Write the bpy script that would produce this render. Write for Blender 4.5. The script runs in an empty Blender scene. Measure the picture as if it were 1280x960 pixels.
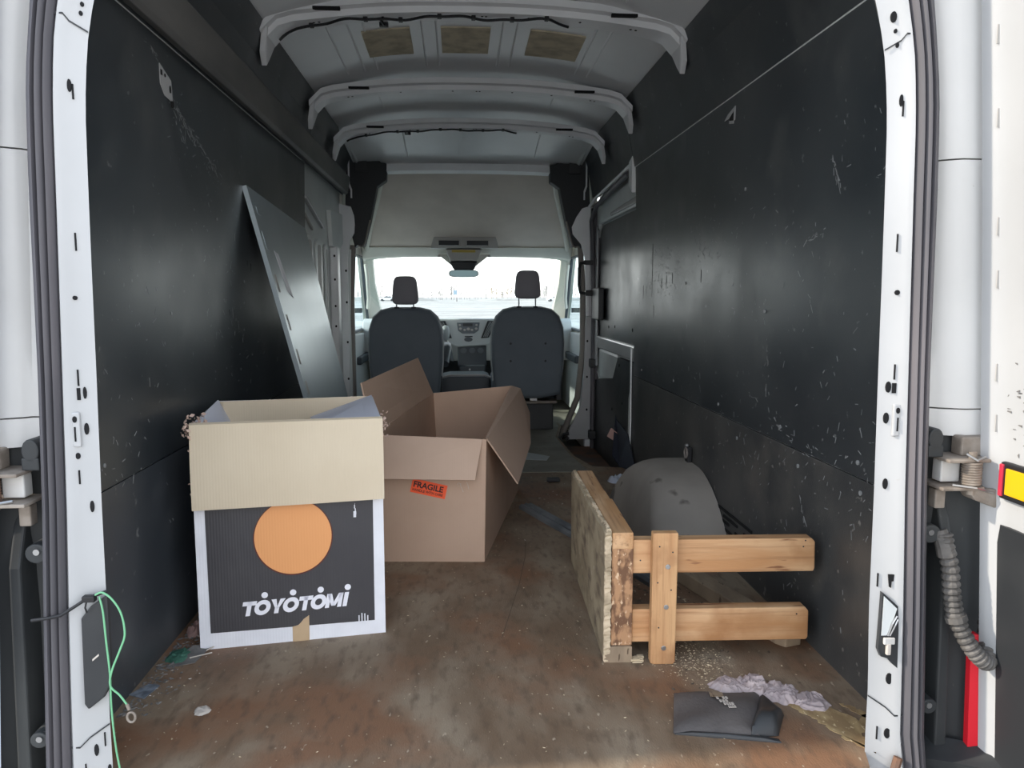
import bpy, bmesh, math, random
from mathutils import Vector, Matrix, noise
random.seed(7)
PI = math.pi
SC = bpy.context.scene
COL = SC.collection

# ------------------------------------------------------------------ camera
def cam_axes(yaw, pitch):
    f = Vector((math.sin(yaw)*math.cos(pitch), math.cos(yaw)*math.cos(pitch), math.sin(pitch)))
    r = Vector((math.cos(yaw), -math.sin(yaw), 0)); u = r.cross(f)
    return r, u, f
cd = bpy.data.cameras.new('camera'); cam = bpy.data.objects.new('camera', cd); COL.objects.link(cam)
r_, u_, f_ = cam_axes(math.radians(3.97), math.radians(-6.6))
mw = Matrix((r_, u_, -f_)).transposed().to_4x4(); mw.translation = Vector((-.08, -1.45, .95))
cam.matrix_world = mw
cd.sensor_width = 36; cd.lens = 27.0; cd.clip_start = .02; cd.clip_end = 2000
SC.camera = cam

# ------------------------------------------------------------------ sky, sun, exposure
SC.view_settings.view_transform = 'Standard'; SC.view_settings.look = 'None'
SC.view_settings.gamma = 1; SC.view_settings.exposure = 0.72
SC.cycles.max_bounces = 16; SC.cycles.diffuse_bounces = 10; SC.cycles.glossy_bounces = 6; SC.cycles.transparent_max_bounces = 12
W = bpy.data.worlds.new('world'); SC.world = W; W.use_nodes = True
wn = W.node_tree.nodes; wl = W.node_tree.links
bg = wn['Background']; tc = wn.new('ShaderNodeTexCoord'); sx = wn.new('ShaderNodeSeparateXYZ')
cr = wn.new('ShaderNodeValToRGB'); cr.color_ramp.elements[0].position = 0.0; cr.color_ramp.elements[0].color = (1, .99, .98, 1)
cr.color_ramp.elements[1].position = 1.; cr.color_ramp.elements[1].color = (.20, .26, .35, 1)
for p_, c_ in ((.22, (.88, .90, .93, 1)), (.5, (.42, .48, .57, 1))):
    e_ = cr.color_ramp.elements.new(p_); e_.color = c_
wl.new(tc.outputs['Generated'], sx.inputs[0]); wl.new(sx.outputs['Z'], cr.inputs[0]); wl.new(cr.outputs[0], bg.inputs[0])
bg.inputs[1].default_value = 2.3
sd = bpy.data.lights.new('sun', 'SUN'); sun = bpy.data.objects.new('sun', sd); COL.objects.link(sun)
sd.energy = 2.7; sd.angle = math.radians(1.5); sd.color = (1, .9, .76)
sun.rotation_euler = Vector((-1, -.055, .62)).to_track_quat('Z', 'Y').to_euler()

# ------------------------------------------------------------------ materials
MATS = {}
def mat(name, c, rough=.5, metal=0., c2=None, scale=6., lo=.4, hi=.62, stretch=(1, 1, 1), fleck=None, fscale=90., fpos=.68,
        bump=0., bscale=60., spec=.5, coat=0., wave=None, trans=0., emit=None, detail=5, c3=None, s3=2.2, lo3=.5, hi3=.6, roughvar=0., c4=None, s4=40., lo4=.5, hi4=.7, st4=(1, 1, 1)):
    m = bpy.data.materials.new(name); m.use_nodes = True; N = m.node_tree.nodes; L = m.node_tree.links
    b = N['Principled BSDF']; b.inputs['Base Color'].default_value = (*c, 1); b.inputs['Roughness'].default_value = rough
    b.inputs['Metallic'].default_value = metal; b.inputs['Specular IOR Level'].default_value = spec
    if coat: b.inputs['Coat Weight'].default_value = coat; b.inputs['Coat Roughness'].default_value = .2
    if emit: b.inputs['Emission Color'].default_value = (*emit, 1); b.inputs['Emission Strength'].default_value = 1
    t = N.new('ShaderNodeTexCoord'); mp = N.new('ShaderNodeMapping'); mp.inputs['Scale'].default_value = stretch
    L.new(t.outputs['Object'], mp.inputs[0]); last = None
    def nz(sc, det, vec=mp):
        n = N.new('ShaderNodeTexNoise'); n.inputs['Scale'].default_value = sc; n.inputs['Detail'].default_value = det
        L.new(vec.outputs[0] if vec is mp else vec, n.inputs['Vector']); return n
    def ramp(src, a, z):
        r = N.new('ShaderNodeMapRange'); r.inputs['From Min'].default_value = a; r.inputs['From Max'].default_value = z
        r.clamp = True; L.new(src, r.inputs['Value']); return r.outputs[0]
    def mix(fac, A, Bc):
        x = N.new('ShaderNodeMix'); x.data_type = 'RGBA'; L.new(fac, x.inputs['Factor'])
        if isinstance(A, tuple): x.inputs['A'].default_value = (*A, 1)
        else: L.new(A, x.inputs['A'])
        x.inputs['B'].default_value = (*Bc, 1); return x.outputs['Result']
    last = c
    if c2:
        n = nz(scale, detail); fac = ramp(n.outputs[0], lo, hi); last = mix(fac, last, c2)
        if roughvar:
            mr = N.new('ShaderNodeMapRange'); L.new(fac, mr.inputs['Value']); mr.inputs['To Min'].default_value = rough; mr.inputs['To Max'].default_value = rough+roughvar
            L.new(mr.outputs[0], b.inputs['Roughness'])
    if c3:
        n = nz(s3, 6, t.outputs['Object']); last = mix(ramp(n.outputs[0], lo3, hi3), last, c3)
    if c4:
        m4 = N.new('ShaderNodeMapping'); m4.inputs['Scale'].default_value = st4; L.new(t.outputs['Object'], m4.inputs[0])
        n = nz(s4, 8, m4.outputs[0]); last = mix(ramp(n.outputs[0], lo4, hi4), last, c4)
    if fleck:
        n = nz(fscale, 3); last = mix(ramp(n.outputs[0], fpos, fpos+.05), last, fleck)
    if not isinstance(last, tuple): L.new(last, b.inputs['Base Color'])
    h = None
    if wave:
        w = N.new('ShaderNodeTexWave'); w.bands_direction = wave[0]; w.inputs['Scale'].default_value = wave[1]
        L.new(t.outputs['Object'], w.inputs['Vector']); h = w.outputs['Fac']; bs = wave[2]
    elif bump:
        h = nz(bscale, 4).outputs[0]; bs = bump
    if h:
        bp = N.new('ShaderNodeBump'); bp.inputs['Strength'].default_value = bs; bp.inputs['Distance'].default_value = .004
        L.new(h, bp.inputs['Height']); L.new(bp.outputs[0], b.inputs['Normal'])
    MATS[name] = m; return m

mat('ply_black', (.030, .036, .041), .30, c2=(.060, .067, .070), scale=2.2, lo=.40, hi=.72, fleck=(.15, .16, .16), fscale=38, fpos=.69, bump=.08, bscale=420, spec=.5, roughvar=.16, c3=(.075, .080, .080), s3=5, lo3=.56, hi3=.78)
mat('ply_low', (.042, .049, .057), .36, c2=(.070, .078, .086), scale=2.6, lo=.38, hi=.72, fleck=(.16, .17, .175), fscale=30, fpos=.69, bump=.08, bscale=420, roughvar=.15, c3=(.085, .092, .10), s3=5, lo3=.54, hi3=.78)
mat('ply_dusty', (.045, .048, .050), .45, c2=(.10, .098, .092), scale=3.0, lo=.4, hi=.7, fleck=(.20, .195, .18), fscale=34, fpos=.67, bump=.12, bscale=300, c3=(.115, .108, .098), s3=4, lo3=.54, hi3=.76)
mat('paint', (.46, .465, .47), .32, c2=(.42, .425, .43), scale=2.5, coat=.3, fleck=(.42, .40, .37), fscale=70, fpos=.76)
mat('paint_grey', (.70, .73, .72), .38, c2=(.62, .65, .65), scale=3)
mat('paint_gutter', (.72, .71, .69), .32, c2=(.66, .65, .63), scale=2.5, coat=.3, fleck=(.5, .48, .45), fscale=60, fpos=.76)
mat('paint_roof', (.80, .81, .81), .34, c2=(.70, .71, .72), scale=1.8, lo=.35, hi=.7)
mat('paint_bow', (.86, .87, .88), .4, c2=(.80, .81, .82), scale=6)
mat('paint_dusty', (.60, .59, .57), .5, c2=(.42, .39, .35), scale=5, lo=.45, hi=.7)
mat('seal', (.085, .082, .092), .55, c2=(.13, .12, .13), scale=8, stretch=(1, 1, .2))
mat('black', (.012, .012, .014), .5)
mat('hole', (.006, .006, .007), .9)
mat('black_plastic', (.024, .026, .029), .5, c2=(.04, .042, .044), scale=5, lo=.4, hi=.7)
mat('dirty_black', (.028, .031, .033), .6, c2=(.075, .078, .075), scale=5, lo=.45, hi=.75, stretch=(1, 1, .3), fleck=(.16, .16, .15), fscale=40, fpos=.72)
mat('floor_wood', (.195, .130, .082), .60, c2=(.315, .245, .172), scale=3.4, lo=.40, hi=.62, stretch=(1.7, .8, 1), fleck=(.46, .37, .27), fscale=42, fpos=.68,
    bump=.3, bscale=150, c3=(.235, .125, .070), s3=2.6, lo3=.47, hi3=.60, detail=12, roughvar=.15, c4=(.11, .074, .050), s4=17, lo4=.50, hi4=.86, st4=(2.6, .9, 1))
mat('floor_grey', (.21, .195, .165), .7, c2=(.29, .27, .225), scale=4, fleck=(.10, .085, .07), fscale=30, fpos=.67)
mat('lumber', (.52, .265, .115), .62, c2=(.66, .40, .20), scale=3, lo=.35, hi=.65, stretch=(6, 6, .8), fleck=(.27, .12, .05), fscale=11, fpos=.67, bump=.15, bscale=50, c3=(.38, .19, .085), s3=9, lo3=.52, hi3=.72, c4=(.40, .20, .09), s4=30, lo4=.52, hi4=.75, st4=(3, 3, .12))
mat('lumber_h', (.50, .25, .105), .62, c2=(.68, .43, .235), scale=3, lo=.35, hi=.65, stretch=(.8, 6, 6), fleck=(.24, .10, .045), fscale=8, fpos=.66, bump=.15, bscale=50, c3=(.40, .19, .075), s3=6, lo3=.50, hi3=.70, c4=(.38, .19, .085), s4=30, lo4=.52, hi4=.75, st4=(.10, 3, 3))
mat('lumber_y', (.50, .27, .12), .65, c2=(.64, .40, .22), scale=3, stretch=(9, 1, 9), fleck=(.24, .12, .06), fscale=10, fpos=.68, c4=(.36, .19, .09), s4=30, lo4=.50, hi4=.75, st4=(3, .12, 3))
mat('lumber_old', (.25, .185, .125), .75, c2=(.36, .27, .18), scale=5, stretch=(4, 1, 1), fleck=(.12, .08, .05), fscale=18, fpos=.66)
mat('osb_rough', (.45, .25, .13), .8, c2=(.17, .085, .045), scale=26, lo=.44, hi=.56, stretch=(1.6, 1, .9), fleck=(.68, .48, .31), fscale=60, fpos=.60, bump=.5, bscale=50)
mat('osb_face', (.31, .25, .165), .8, c2=(.43, .36, .245), scale=7, stretch=(1, 1, 1), fleck=(.50, .44, .33), fscale=40, fpos=.66, bump=.3, bscale=50, c4=(.17, .13, .09), s4=22, lo4=.50, hi4=.70, st4=(1, .5, 1))
mat('osb_edge', (.62, .50, .35), .85, c2=(.34, .27, .18), scale=14, lo=.45, hi=.6, bump=.6, bscale=70)
mat('card_tan', (.66, .56, .415), .7, c2=(.61, .51, .37), scale=3, wave=('X', 42, .07))
mat('card_brown', (.50, .345, .25), .75, c2=(.55, .385, .285), scale=3, wave=('X', 40, .06))
mat('card_brown_light', (.53, .375, .28), .75, c2=(.57, .41, .31), scale=4, wave=('X', 40, .05))
mat('card_white', (.84, .85, .90), .55, c2=(.76, .77, .82), scale=8, wave=('X', 42, .06))
mat('card_flapwhite', (.78, .80, .90), .6)
mat('print_black', (.046, .044, .050), .5, c2=(.054, .052, .057), scale=6, wave=('X', 42, .10), fleck=(.2, .2, .2), fscale=60, fpos=.78)
mat('print_orange', (.80, .36, .135), .5, wave=('X', 42, .06))
mat('print_ring', (.10, .018, .012), .6)
mat('print_white', (.86, .86, .92), .5)
mat('tape', (.55, .40, .25), .35, c2=(.5, .36, .22), scale=20)
mat('torn', (.56, .40, .32), .9, c2=(.66, .50, .42), scale=40)
mat('label_orange', (.95, .115, .03), .5)
mat('ink', (.03, .012, .012), .6)
mat('chalk', (.55, .5, .45), .8)
mat('paper', (.50, .53, .54), .7)
mat('steel_panel', (.42, .48, .51), .34, metal=.6, c2=(.38, .44, .47), scale=2.5)
mat('steel', (.45, .45, .45), .35, metal=.9)
mat('dirty_steel', (.21, .175, .145), .7, metal=.2, c2=(.33, .29, .25), scale=25, lo=.4, hi=.65)
mat('arch', (.29, .265, .235), .8, c2=(.35, .32, .285), scale=4, fleck=(.15, .135, .12), fscale=8, fpos=.64)
mat('rubber_strip', (.08, .09, .10), .45, c2=(.17, .18, .19), scale=8)
mat('seat_cloth', (.125, .150, .175), .75, c2=(.14, .165, .19), scale=5, bump=.1, bscale=300)
mat('headrest', (.26, .25, .275), .75, bump=.1, bscale=300)
mat('seat_edge', (.42, .45, .46), .6)
mat('headliner', (.60, .53, .47), .85, c2=(.54, .475, .42), scale=4)
mat('trim_beige', (.68, .67, .60), .7, c2=(.63, .62, .56), scale=4)
mat('trim_dark', (.030, .032, .035), .6)
mat('trim_brown', (.24, .215, .195), .6)
mat('trim_grey', (.42, .405, .385), .6)
mat('dash', (.62, .64, .64), .6)
mat('dash_dark', (.06, .072, .085), .45)
mat('radio', (.10, .12, .14), .35)
mat('mirror_glass', (.07, .12, .13), .15, metal=.5)
mat('pad', (.66, .58, .42), .85, c2=(.44, .38, .27), scale=14, lo=.42, hi=.68)
mat('snow', (.50, .49, .47), .9, c2=(.36, .35, .33), scale=.12, lo=.42, hi=.6, stretch=(.25, 1, 1), c3=(.27, .26, .245), s3=.3, lo3=.52, hi3=.7)
mat('bark', (.22, .20, .19), .9)
mat('bark_ochre', (.36, .27, .16), .9)
mat('car_white', (.72, .74, .76), .3)
mat('car_blue', (.30, .42, .52), .3)
mat('glove', (.095, .085, .082), .65, c2=(.14, .126, .12), scale=9, lo=.42, hi=.7, bump=.3, bscale=120)
mat('rag', (.52, .43, .42), .95, c2=(.42, .345, .345), scale=16, lo=.42, hi=.62)
mat('wire_green', (.18, .48, .26), .4)
mat('cloth_green', (.03, .11, .075), .8, c2=(.06, .17, .12), scale=30)
mat('cloth_pink', (.40, .25, .22), .9)
mat('plastic_blue', (.03, .12, .45), .35)
mat('plastic_clear', (.48, .52, .60), .25)
mat('grey_debris', (.13, .125, .12), .8, c2=(.2, .19, .18), scale=20)
mat('bluegrey_card', (.26, .30, .35), .6, c2=(.1, .12, .15), scale=40)
mat('chip', (.60, .49, .33), .85)
mat('chip_dark', (.12, .09, .065), .9)
mat('sawdust', (.30, .20, .10), .9, c2=(.50, .36, .18), scale=14, stretch=(2, 1, 1), lo=.42, hi=.62, fleck=(.66, .52, .30), fscale=60, fpos=.62)
mat('red_plastic', (.75, .02, .035), .3)
mat('yellow_reflector', (.80, .42, .008), .3)
mat('red_reflector', (.50, .03, .06), .3)
mat('dim_yellow', (.45, .33, .06), .6)
mat('hose', (.075, .07, .065), .6, c2=(.14, .13, .12), scale=20)
mat('scratch', (.26, .27, .27), .8)
mat('rust', (.17, .085, .05), .8, c2=(.10, .075, .06), scale=8)
mat('rail_wood', (.10, .10, .098), .6, c2=(.17, .165, .155), scale=5, stretch=(1, .3, 1), lo=.4, hi=.7, fleck=(.26, .25, .23), fscale=25, fpos=.72)
mat('darkblue_plastic', (.030, .034, .048), .55)
mat('door_strip_blue', (.62, .68, .78), .4)
def glass(name, tint, fac):
    m = bpy.data.materials.new(name); m.use_nodes = True; N = m.node_tree.nodes; L = m.node_tree.links; N.clear()
    o = N.new('ShaderNodeOutputMaterial'); t = N.new('ShaderNodeBsdfTransparent'); g = N.new('ShaderNodeBsdfGlossy'); x = N.new('ShaderNodeMixShader')
    t.inputs[0].default_value = (*tint, 1); g.inputs['Roughness'].default_value = .02; x.inputs[0].default_value = fac
    L.new(t.outputs[0], x.inputs[1]); L.new(g.outputs[0], x.inputs[2]); L.new(x.outputs[0], o.inputs[0]); MATS[name] = m
glass('glass', (.93, .955, .945), .05)
glass('glass_side', (.84, .92, .93), .07)

# ------------------------------------------------------------------ geometry helpers
def smoothpath(pts, k=6):
    P = [Vector(p) for p in pts]; out = []
    for i in range(len(P)-1):
        a, b_, c, d = P[max(0, i-1)], P[i], P[i+1], P[min(len(P)-1, i+2)]
        for j in range(k):
            u = j/k; out.append(.5*((2*b_)+(c-a)*u+(2*a-5*b_+4*c-d)*u*u+(3*b_-a-3*c+d)*u**3))
    return out+[P[-1]]
class B:
    def __init__(s): s.v = []; s.f = []
    def add(s, vs, fs):
        o = len(s.v); s.v += [tuple(v) for v in vs]; s.f += [[i+o for i in f] for f in fs]; return s
    def hexa(s, p):   # bottom 4 ccw, top 4
        return s.add(p, [(3, 2, 1, 0), (4, 5, 6, 7), (0, 1, 5, 4), (1, 2, 6, 5), (2, 3, 7, 6), (3, 0, 4, 7)])
    def box(s, x0, x1, y0, y1, z0, z1):
        return s.hexa([(x0, y0, z0), (x1, y0, z0), (x1, y1, z0), (x0, y1, z0), (x0, y0, z1), (x1, y0, z1), (x1, y1, z1), (x0, y1, z1)])
    def prism(s, poly, d):   # poly 3D points, extruded by vector d (d along the -normal or +normal, fixed later)
        n = len(poly); d = Vector(d); P = [Vector(p) for p in poly]; Q = [p+d for p in P]
        return s.add(P+Q, [list(range(n))[::-1], list(range(n, 2*n))]+[(i, (i+1) % n, n+(i+1) % n, n+i) for i in range(n)])
    def sheet(s, poly, t):   # thickness centred along own normal
        P = [Vector(p) for p in poly]; nrm = Vector((0, 0, 0)); n = len(P)
        for i in range(n): nrm += (P[i]).cross(P[(i+1) % n])
        nrm.normalize(); return s.prism([p-nrm*t/2 for p in P], nrm*t)
    def ring_loft(s, rings, cap=True, close=True):
        o = len(s.v); n = len(rings[0])
        for r in rings: s.v += [tuple(p) for p in r]
        for k in range(len(rings)-1):
            for i in range(n if close else n-1):
                j = (i+1) % n; s.f.append([o+k*n+i, o+k*n+j, o+(k+1)*n+j, o+(k+1)*n+i])
        if cap and close:
            s.f.append([o+i for i in range(n)][::-1]); s.f.append([o+(len(rings)-1)*n+i for i in range(n)])
        return s
    def tube(s, pts, r, n=8, cap=True):
        P = [Vector(p) for p in pts]; rings = []; up = None
        for i, p in enumerate(P):
            d = (P[min(i+1, len(P)-1)]-P[max(i-1, 0)]).normalized()
            if up is None: up = Vector((0, 0, 1)) if abs(d.z) < .9 else Vector((1, 0, 0))
            a = d.cross(up).normalized(); b = a.cross(d).normalized(); up = b
            rr = r[i] if isinstance(r, (list, tuple)) else r
            rings.append([p+(a*math.cos(2*PI*k/n)+b*math.sin(2*PI*k/n))*rr for k in range(n)])
        return s.ring_loft(rings, cap)
    def cyl(s, a, b, r, n=16): return s.tube([a, b], r, n)
    def disc(s, c, nrm, rx, rz, t, n=14, rot=0):   # thin elliptical puck, nrm in 'x','y','z'
        c = Vector(c); ax = {'x': ((0, 1, 0), (0, 0, 1), (1, 0, 0)), 'y': ((1, 0, 0), (0, 0, 1), (0, 1, 0)), 'z': ((1, 0, 0), (0, 1, 0), (0, 0, 1))}[nrm]
        A, Bv, D = map(Vector, ax)
        return s.prism([c-D*t/2+A*rx*math.cos(2*PI*k/n)+Bv*rz*math.sin(2*PI*k/n) for k in range(n)], D*t)
    def build(s, name, m, parent=None, bevel=0., smooth=0, kind=None, seg=2, label=None):
        me = bpy.data.meshes.new(name); off = Vector((0, 0, 0))
        if parent is not None and not parent.get('_local'):
            q = parent
            while q is not None: off += q.location; q = q.parent
        me.from_pydata([(v[0]-off.x, v[1]-off.y, v[2]-off.z) for v in s.v], [], s.f); me.update()
        bm = bmesh.new(); bm.from_mesh(me); bmesh.ops.recalc_face_normals(bm, faces=bm.faces)
        if bevel:
            es = [e for e in bm.edges if len(e.link_faces) == 2 and e.calc_face_angle(0) > .5]
            if es: bmesh.ops.bevel(bm, geom=es, offset=bevel, segments=seg, affect='EDGES', profile=.5)
        bm.to_mesh(me); bm.free()
        me.materials.append(MATS[m])
        if smooth:
            for p in me.polygons: p.use_smooth = True
            me.set_sharp_from_angle(angle=math.radians(smooth))
        o = bpy.data.objects.new(name, me); COL.objects.link(o)
        if parent is not None:
            o.parent = parent
            if parent.get('_local'): o['_local'] = 1
        if kind: o['kind'] = kind
        if label: o['label'] = label
        return o
def centre(o):     # a top-level mesh gets its origin at its base
    vs = o.data.vertices; c = sum((v.co for v in vs), Vector())/len(vs); c.z = min(v.co.z for v in vs)
    o.data.transform(Matrix.Translation(-c)); o.location = c
    for ch in o.children: ch.location -= c
    return o
def thing(name, label, cat, loc=(0, 0, 0), rz=0., group=None, local=False):
    o = bpy.data.objects.new(name, None); COL.objects.link(o); o.location = loc; o.rotation_euler = (0, 0, rz)
    o.empty_display_size = .05; o['label'] = label; o['category'] = cat
    if group: o['group'] = group
    if local: o['_local'] = 1
    return o
def tag(o, label, cat, group=None, kind=None):
    o['label'] = label; o['category'] = cat
    if group: o['group'] = group
    if kind: o['kind'] = kind
    return o
def text_mesh(txt, size, depth, name, m, parent, mtx, bold=0., shear=0., sx=1., space=1., label=None):
    cu = bpy.data.curves.new(name, 'FONT'); cu.body = txt; cu.size = size; cu.extrude = depth; cu.offset = bold; cu.shear = shear; cu.space_character = space
    to = bpy.data.objects.new(name, cu); COL.objects.link(to); dg = bpy.context.evaluated_depsgraph_get()
    me = bpy.data.meshes.new_from_object(to.evaluated_get(dg)); bpy.data.objects.remove(to)
    me.transform(Matrix.Diagonal((sx, 1, 1, 1))); me.transform(mtx); me.materials.append(MATS[m])
    if not parent.get('_local'):
        off = Vector((0, 0, 0)); q = parent
        while q is not None: off += q.location; q = q.parent
        me.transform(Matrix.Translation(-off))
    o = bpy.data.objects.new(name, me); COL.objects.link(o); o.parent = parent
    if label: o['label'] = label
    return o
def lerp(tab, z):      # tab: sorted (z, x)
    if z <= tab[0][0]: return tab[0][1]
    for (a, xa), (b, xb) in zip(tab, tab[1:]):
        if z <= b: return xa+(xb-xa)*(z-a)/(b-a)
    return tab[-1][1]
def frange(a, b, n): return [a+(b-a)*i/n for i in range(n+1)]

# ================================================================== SETTING
# side wall inner profile
WP = [(-.4, .873), (0, .872), (.6, .876), (1.3, .876), (1.64, .868), (1.85, .828), (1.96, .785), (2.0, .775)]
def wx(z): return lerp(WP, z)
SIDE = {-1: 'left', 1: 'right'}
def skin(s, y0, y1, z0, z1, t=.006, nz=6, off=0.):
    b = B(); zs = frange(z0, z1, nz)
    sec = [(wx(z)+off, z) for z in zs]+[(wx(z)+t+off, z) for z in zs[::-1]]
    return b.ring_loft([[(s*x, y, z) for x, z in sec] for y in (y0, y1)])
walls = {}
for s in (-1, 1):
    b = B()       # steel body behind the lining
    for (y0, y1, z0, z1) in ((.115, 2.72, -.3, 2.02), (2.72, 4.10, 1.66, 2.02)) if s > 0 else ((.115, 2.62, -.3, 2.02), (2.62, 4.1, 1.66, 2.02)):
        zs = frange(z0, z1, 8); sec = [(wx(z)+.012, z) for z in zs]+[(wx(z)+.10, z) for z in zs[::-1]]
        b.ring_loft([[(s*x, y, z) for x, z in sec] for y in (y0, y1)])
    w = b.build('wall_'+SIDE[s], 'paint_grey', kind='structure'); walls[s] = w
    ye = 2.69
    skin(s, .105, ye, -.02, .512).build('ply_panel', 'ply_dusty' if s > 0 else 'ply_low', w)
    skin(s, .105, ye, .516, 1.628).build('ply_panel', 'ply_black', w)
    skin(s, .105, 2.72, 1.634, 1.955).build('ply_panel', 'ply_black', w)
    skin(s, 2.726, 4.02, 1.634, 1.95).build('ply_panel', 'ply_black', w)
    # scuffs: thin light slivers in clusters
    b = B(); rnd = random.Random(11+s)
    cl = {1: [(1.0, 1.05, .35, .25, 40), (1.5, 1.15, .15, .08, 40), (.5, .8, .3, .25, 40), (.9, .45, .5, .12, 50), (.35, .5, .2, .15, 34), (.4, 1.35, .15, .1, 14), (2.2, 1.0, .3, .14, 70), (1.6, .6, .5, .2, 34), (.6, .25, .3, .2, 30)],
          -1: [(.95, 1.42, .10, .07, 26), (1.15, 1.33, .10, .05, 30), (1.25, .95, .25, .3, 40), (.5, .9, .3, .3, 30), (1.5, .8, .3, .25, 36), (.35, .6, .2, .1, 24), (1.0, .3, .4, .2, 30), (2.2, .8, .25, .3, 20)]}[s]
    for cy, cz, sy, sz, n in cl:
        for _ in range(n):
            y = rnd.gauss(cy, sy*.6); z = rnd.gauss(cz, sz*.6)
            if not (.1 < y < 2.6 and .03 < z < 1.6): continue
            L = abs(rnd.gauss(0, .012))+.003; a = rnd.choice((rnd.gauss(1.3, .4), rnd.gauss(0, .5), rnd.gauss(-.9, .3))); wdt = rnd.uniform(.0005, .0016)
            dy, dz = math.cos(a)*L, math.sin(a)*L; X = s*(wx(z)-.0007)
            b.prism([(X, y-dz*wdt/L, z+dy*wdt/L), (X, y+dz*wdt/L, z-dy*wdt/L), (X, y+dy+dz*wdt/L, z+dz-dy*wdt/L), (X, y+dy-dz*wdt/L, z+dz+dy*wdt/L)], (s*.0004, 0, 0))
    for (ya, za, yb, zb, n, jit) in (((.80, 1.49, 1.20, 1.355, 70, .010), (.62, 1.60, .75, 1.57, 10, .006), (1.55, 1.17, 1.85, 1.16, 12, .004), (1.4, .35, 1.1, .55, 14, .01)) if s < 0 else
            ((2.35, 1.13, 1.85, 1.08, 90, .045), (2.4, 1.02, 1.9, .99, 20, .006), (.50, 1.30, .46, 1.22, 26, .006), (.62, 1.10, .52, 1.12, 12, .004), (.62, .42, .50, .22, 20, .006), (.30, 1.21, .22, 1.24, 6, .003), (.9, .95, .85, .6, 16, .03), (1.0, .62, .5, .5, 30, .02))):
        for _ in range(n):
            u = rnd.random(); y = ya+(yb-ya)*u+rnd.gauss(0, jit*.5); z = za+(zb-za)*u+rnd.gauss(0, jit); L = rnd.uniform(.004, .022); a = math.atan2(zb-za, yb-ya)+rnd.gauss(0, .3); dy, dz = math.cos(a)*L, math.sin(a)*L; q = rnd.uniform(.0004, .0015); X = s*(wx(z)-.0007)
            b.prism([(X, y-dz*q/L, z+dy*q/L), (X, y+dz*q/L, z-dy*q/L), (X, y+dy+dz*q/L, z+dz-dy*q/L), (X, y+dy-dz*q/L, z+dz+dy*q/L)], (s*.0004, 0, 0))
    b.build('scuff_marks', 'scratch', w, kind='stuff')
    b = B()
    for (y, z, L) in (((2.32, 1.20, .26), (2.14, 1.03, .05), (2.06, 1.04, .06), (1.96, 1.05, .05), (2.28, .90, .06), (2.5, 1.0, .07), (1.55, 1.05, .05)) if s > 0 else ((1.55, 1.08, .02), (1.60, 1.07, .03), (1.3, .9, .02))):
        X = s*(wx(z)-.0008); b.prism([(X, y-.003, z), (X, y+.003, z), (X, y+.0015, z-L), (X, y-.001, z-L)], (s*.0004, 0, 0))
    b.build('dark_streaks', 'hole', w, kind='stuff')
# small cut-outs in the lining: white bodywork shows through
b = B(); b.prism([(-.8690, .735, 1.563), (-.8690, .815, 1.538), (-.8700, .822, 1.482), (-.8700, .765, 1.487), (-.8700, .737, 1.512)], (.002, 0, 0)); c = b.build('lining_cutout', 'paint', walls[-1])
b = B(); b.box(-.868, -.8664, .738, .750, 1.535, 1.549); b.disc((-.8666, .803, 1.512), 'x', .005, .010, .002); b.disc((-.8666, .768, 1.540), 'x', .004, .005, .002); b.box(-.870, -.8665, .812, .824, 1.468, 1.484); b.build('slot', 'hole', c)
b = B(); b.prism([(.8685, 1.20, 1.592), (.8685, 1.27, 1.578), (.8685, 1.305, 1.562), (.8685, 1.255, 1.562), (.8685, 1.20, 1.583)], (-.002, 0, 0)); b.prism([(.8685, 1.20, 1.583), (.8685, 1.212, 1.583), (.8685, 1.212, 1.545), (.8685, 1.20, 1.545)], (-.002, 0, 0)); b.prism([(.8685, 1.212, 1.545), (.8685, 1.255, 1.553), (.8685, 1.255, 1.543), (.8685, 1.212, 1.535)], (-.002, 0, 0)); c = b.build('lining_cutout', 'paint', walls[1])
b = B(); b.prism([(.8685, 1.212, 1.578), (.8685, 1.255, 1.562), (.8685, 1.255, 1.553), (.8685, 1.212, 1.545)], (-.0015, 0, 0)); b.build('slot', 'hole', c)
# louvre slots low on the right wall
for k, (y0, y1, z) in enumerate(((1.26, .93, .178), (1.20, 1.06, .157), (1.00, .93, .150), (1.24, 1.14, .138), (1.08, .99, .128), (1.18, 1.04, .112), (.99, .90, .135))):
    b = B(); b.box(.8695, .877, min(y0, y1), max(y0, y1), z-.0045, z+.005); b.build('louvre_slot', 'hole', walls[1])
# screw heads
for (y, z) in ((.3, .55), (.75, .56), (1.3, .55), (1.9, .57), (2.5, .56), (.45, 1.58), (1.1, 1.3), (.9, .9), (1.75, 1.0), (.28, .48), (.62, .47), (1.1, .46)):
    b = B(); b.disc((.8745, y, z), 'x', .006, .006, .004, 10); b.build('screw_head', 'scratch', walls[1])
for (y, z) in ((.28, 1.0), (.30, .57), (.75, .9), (1.2, 1.2), (1.5, 1.0)):
    b = B(); b.disc((-.8755, y, z), 'x', .005, .005, .004, 10); b.build('screw_head', 'scratch', walls[-1])

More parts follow.
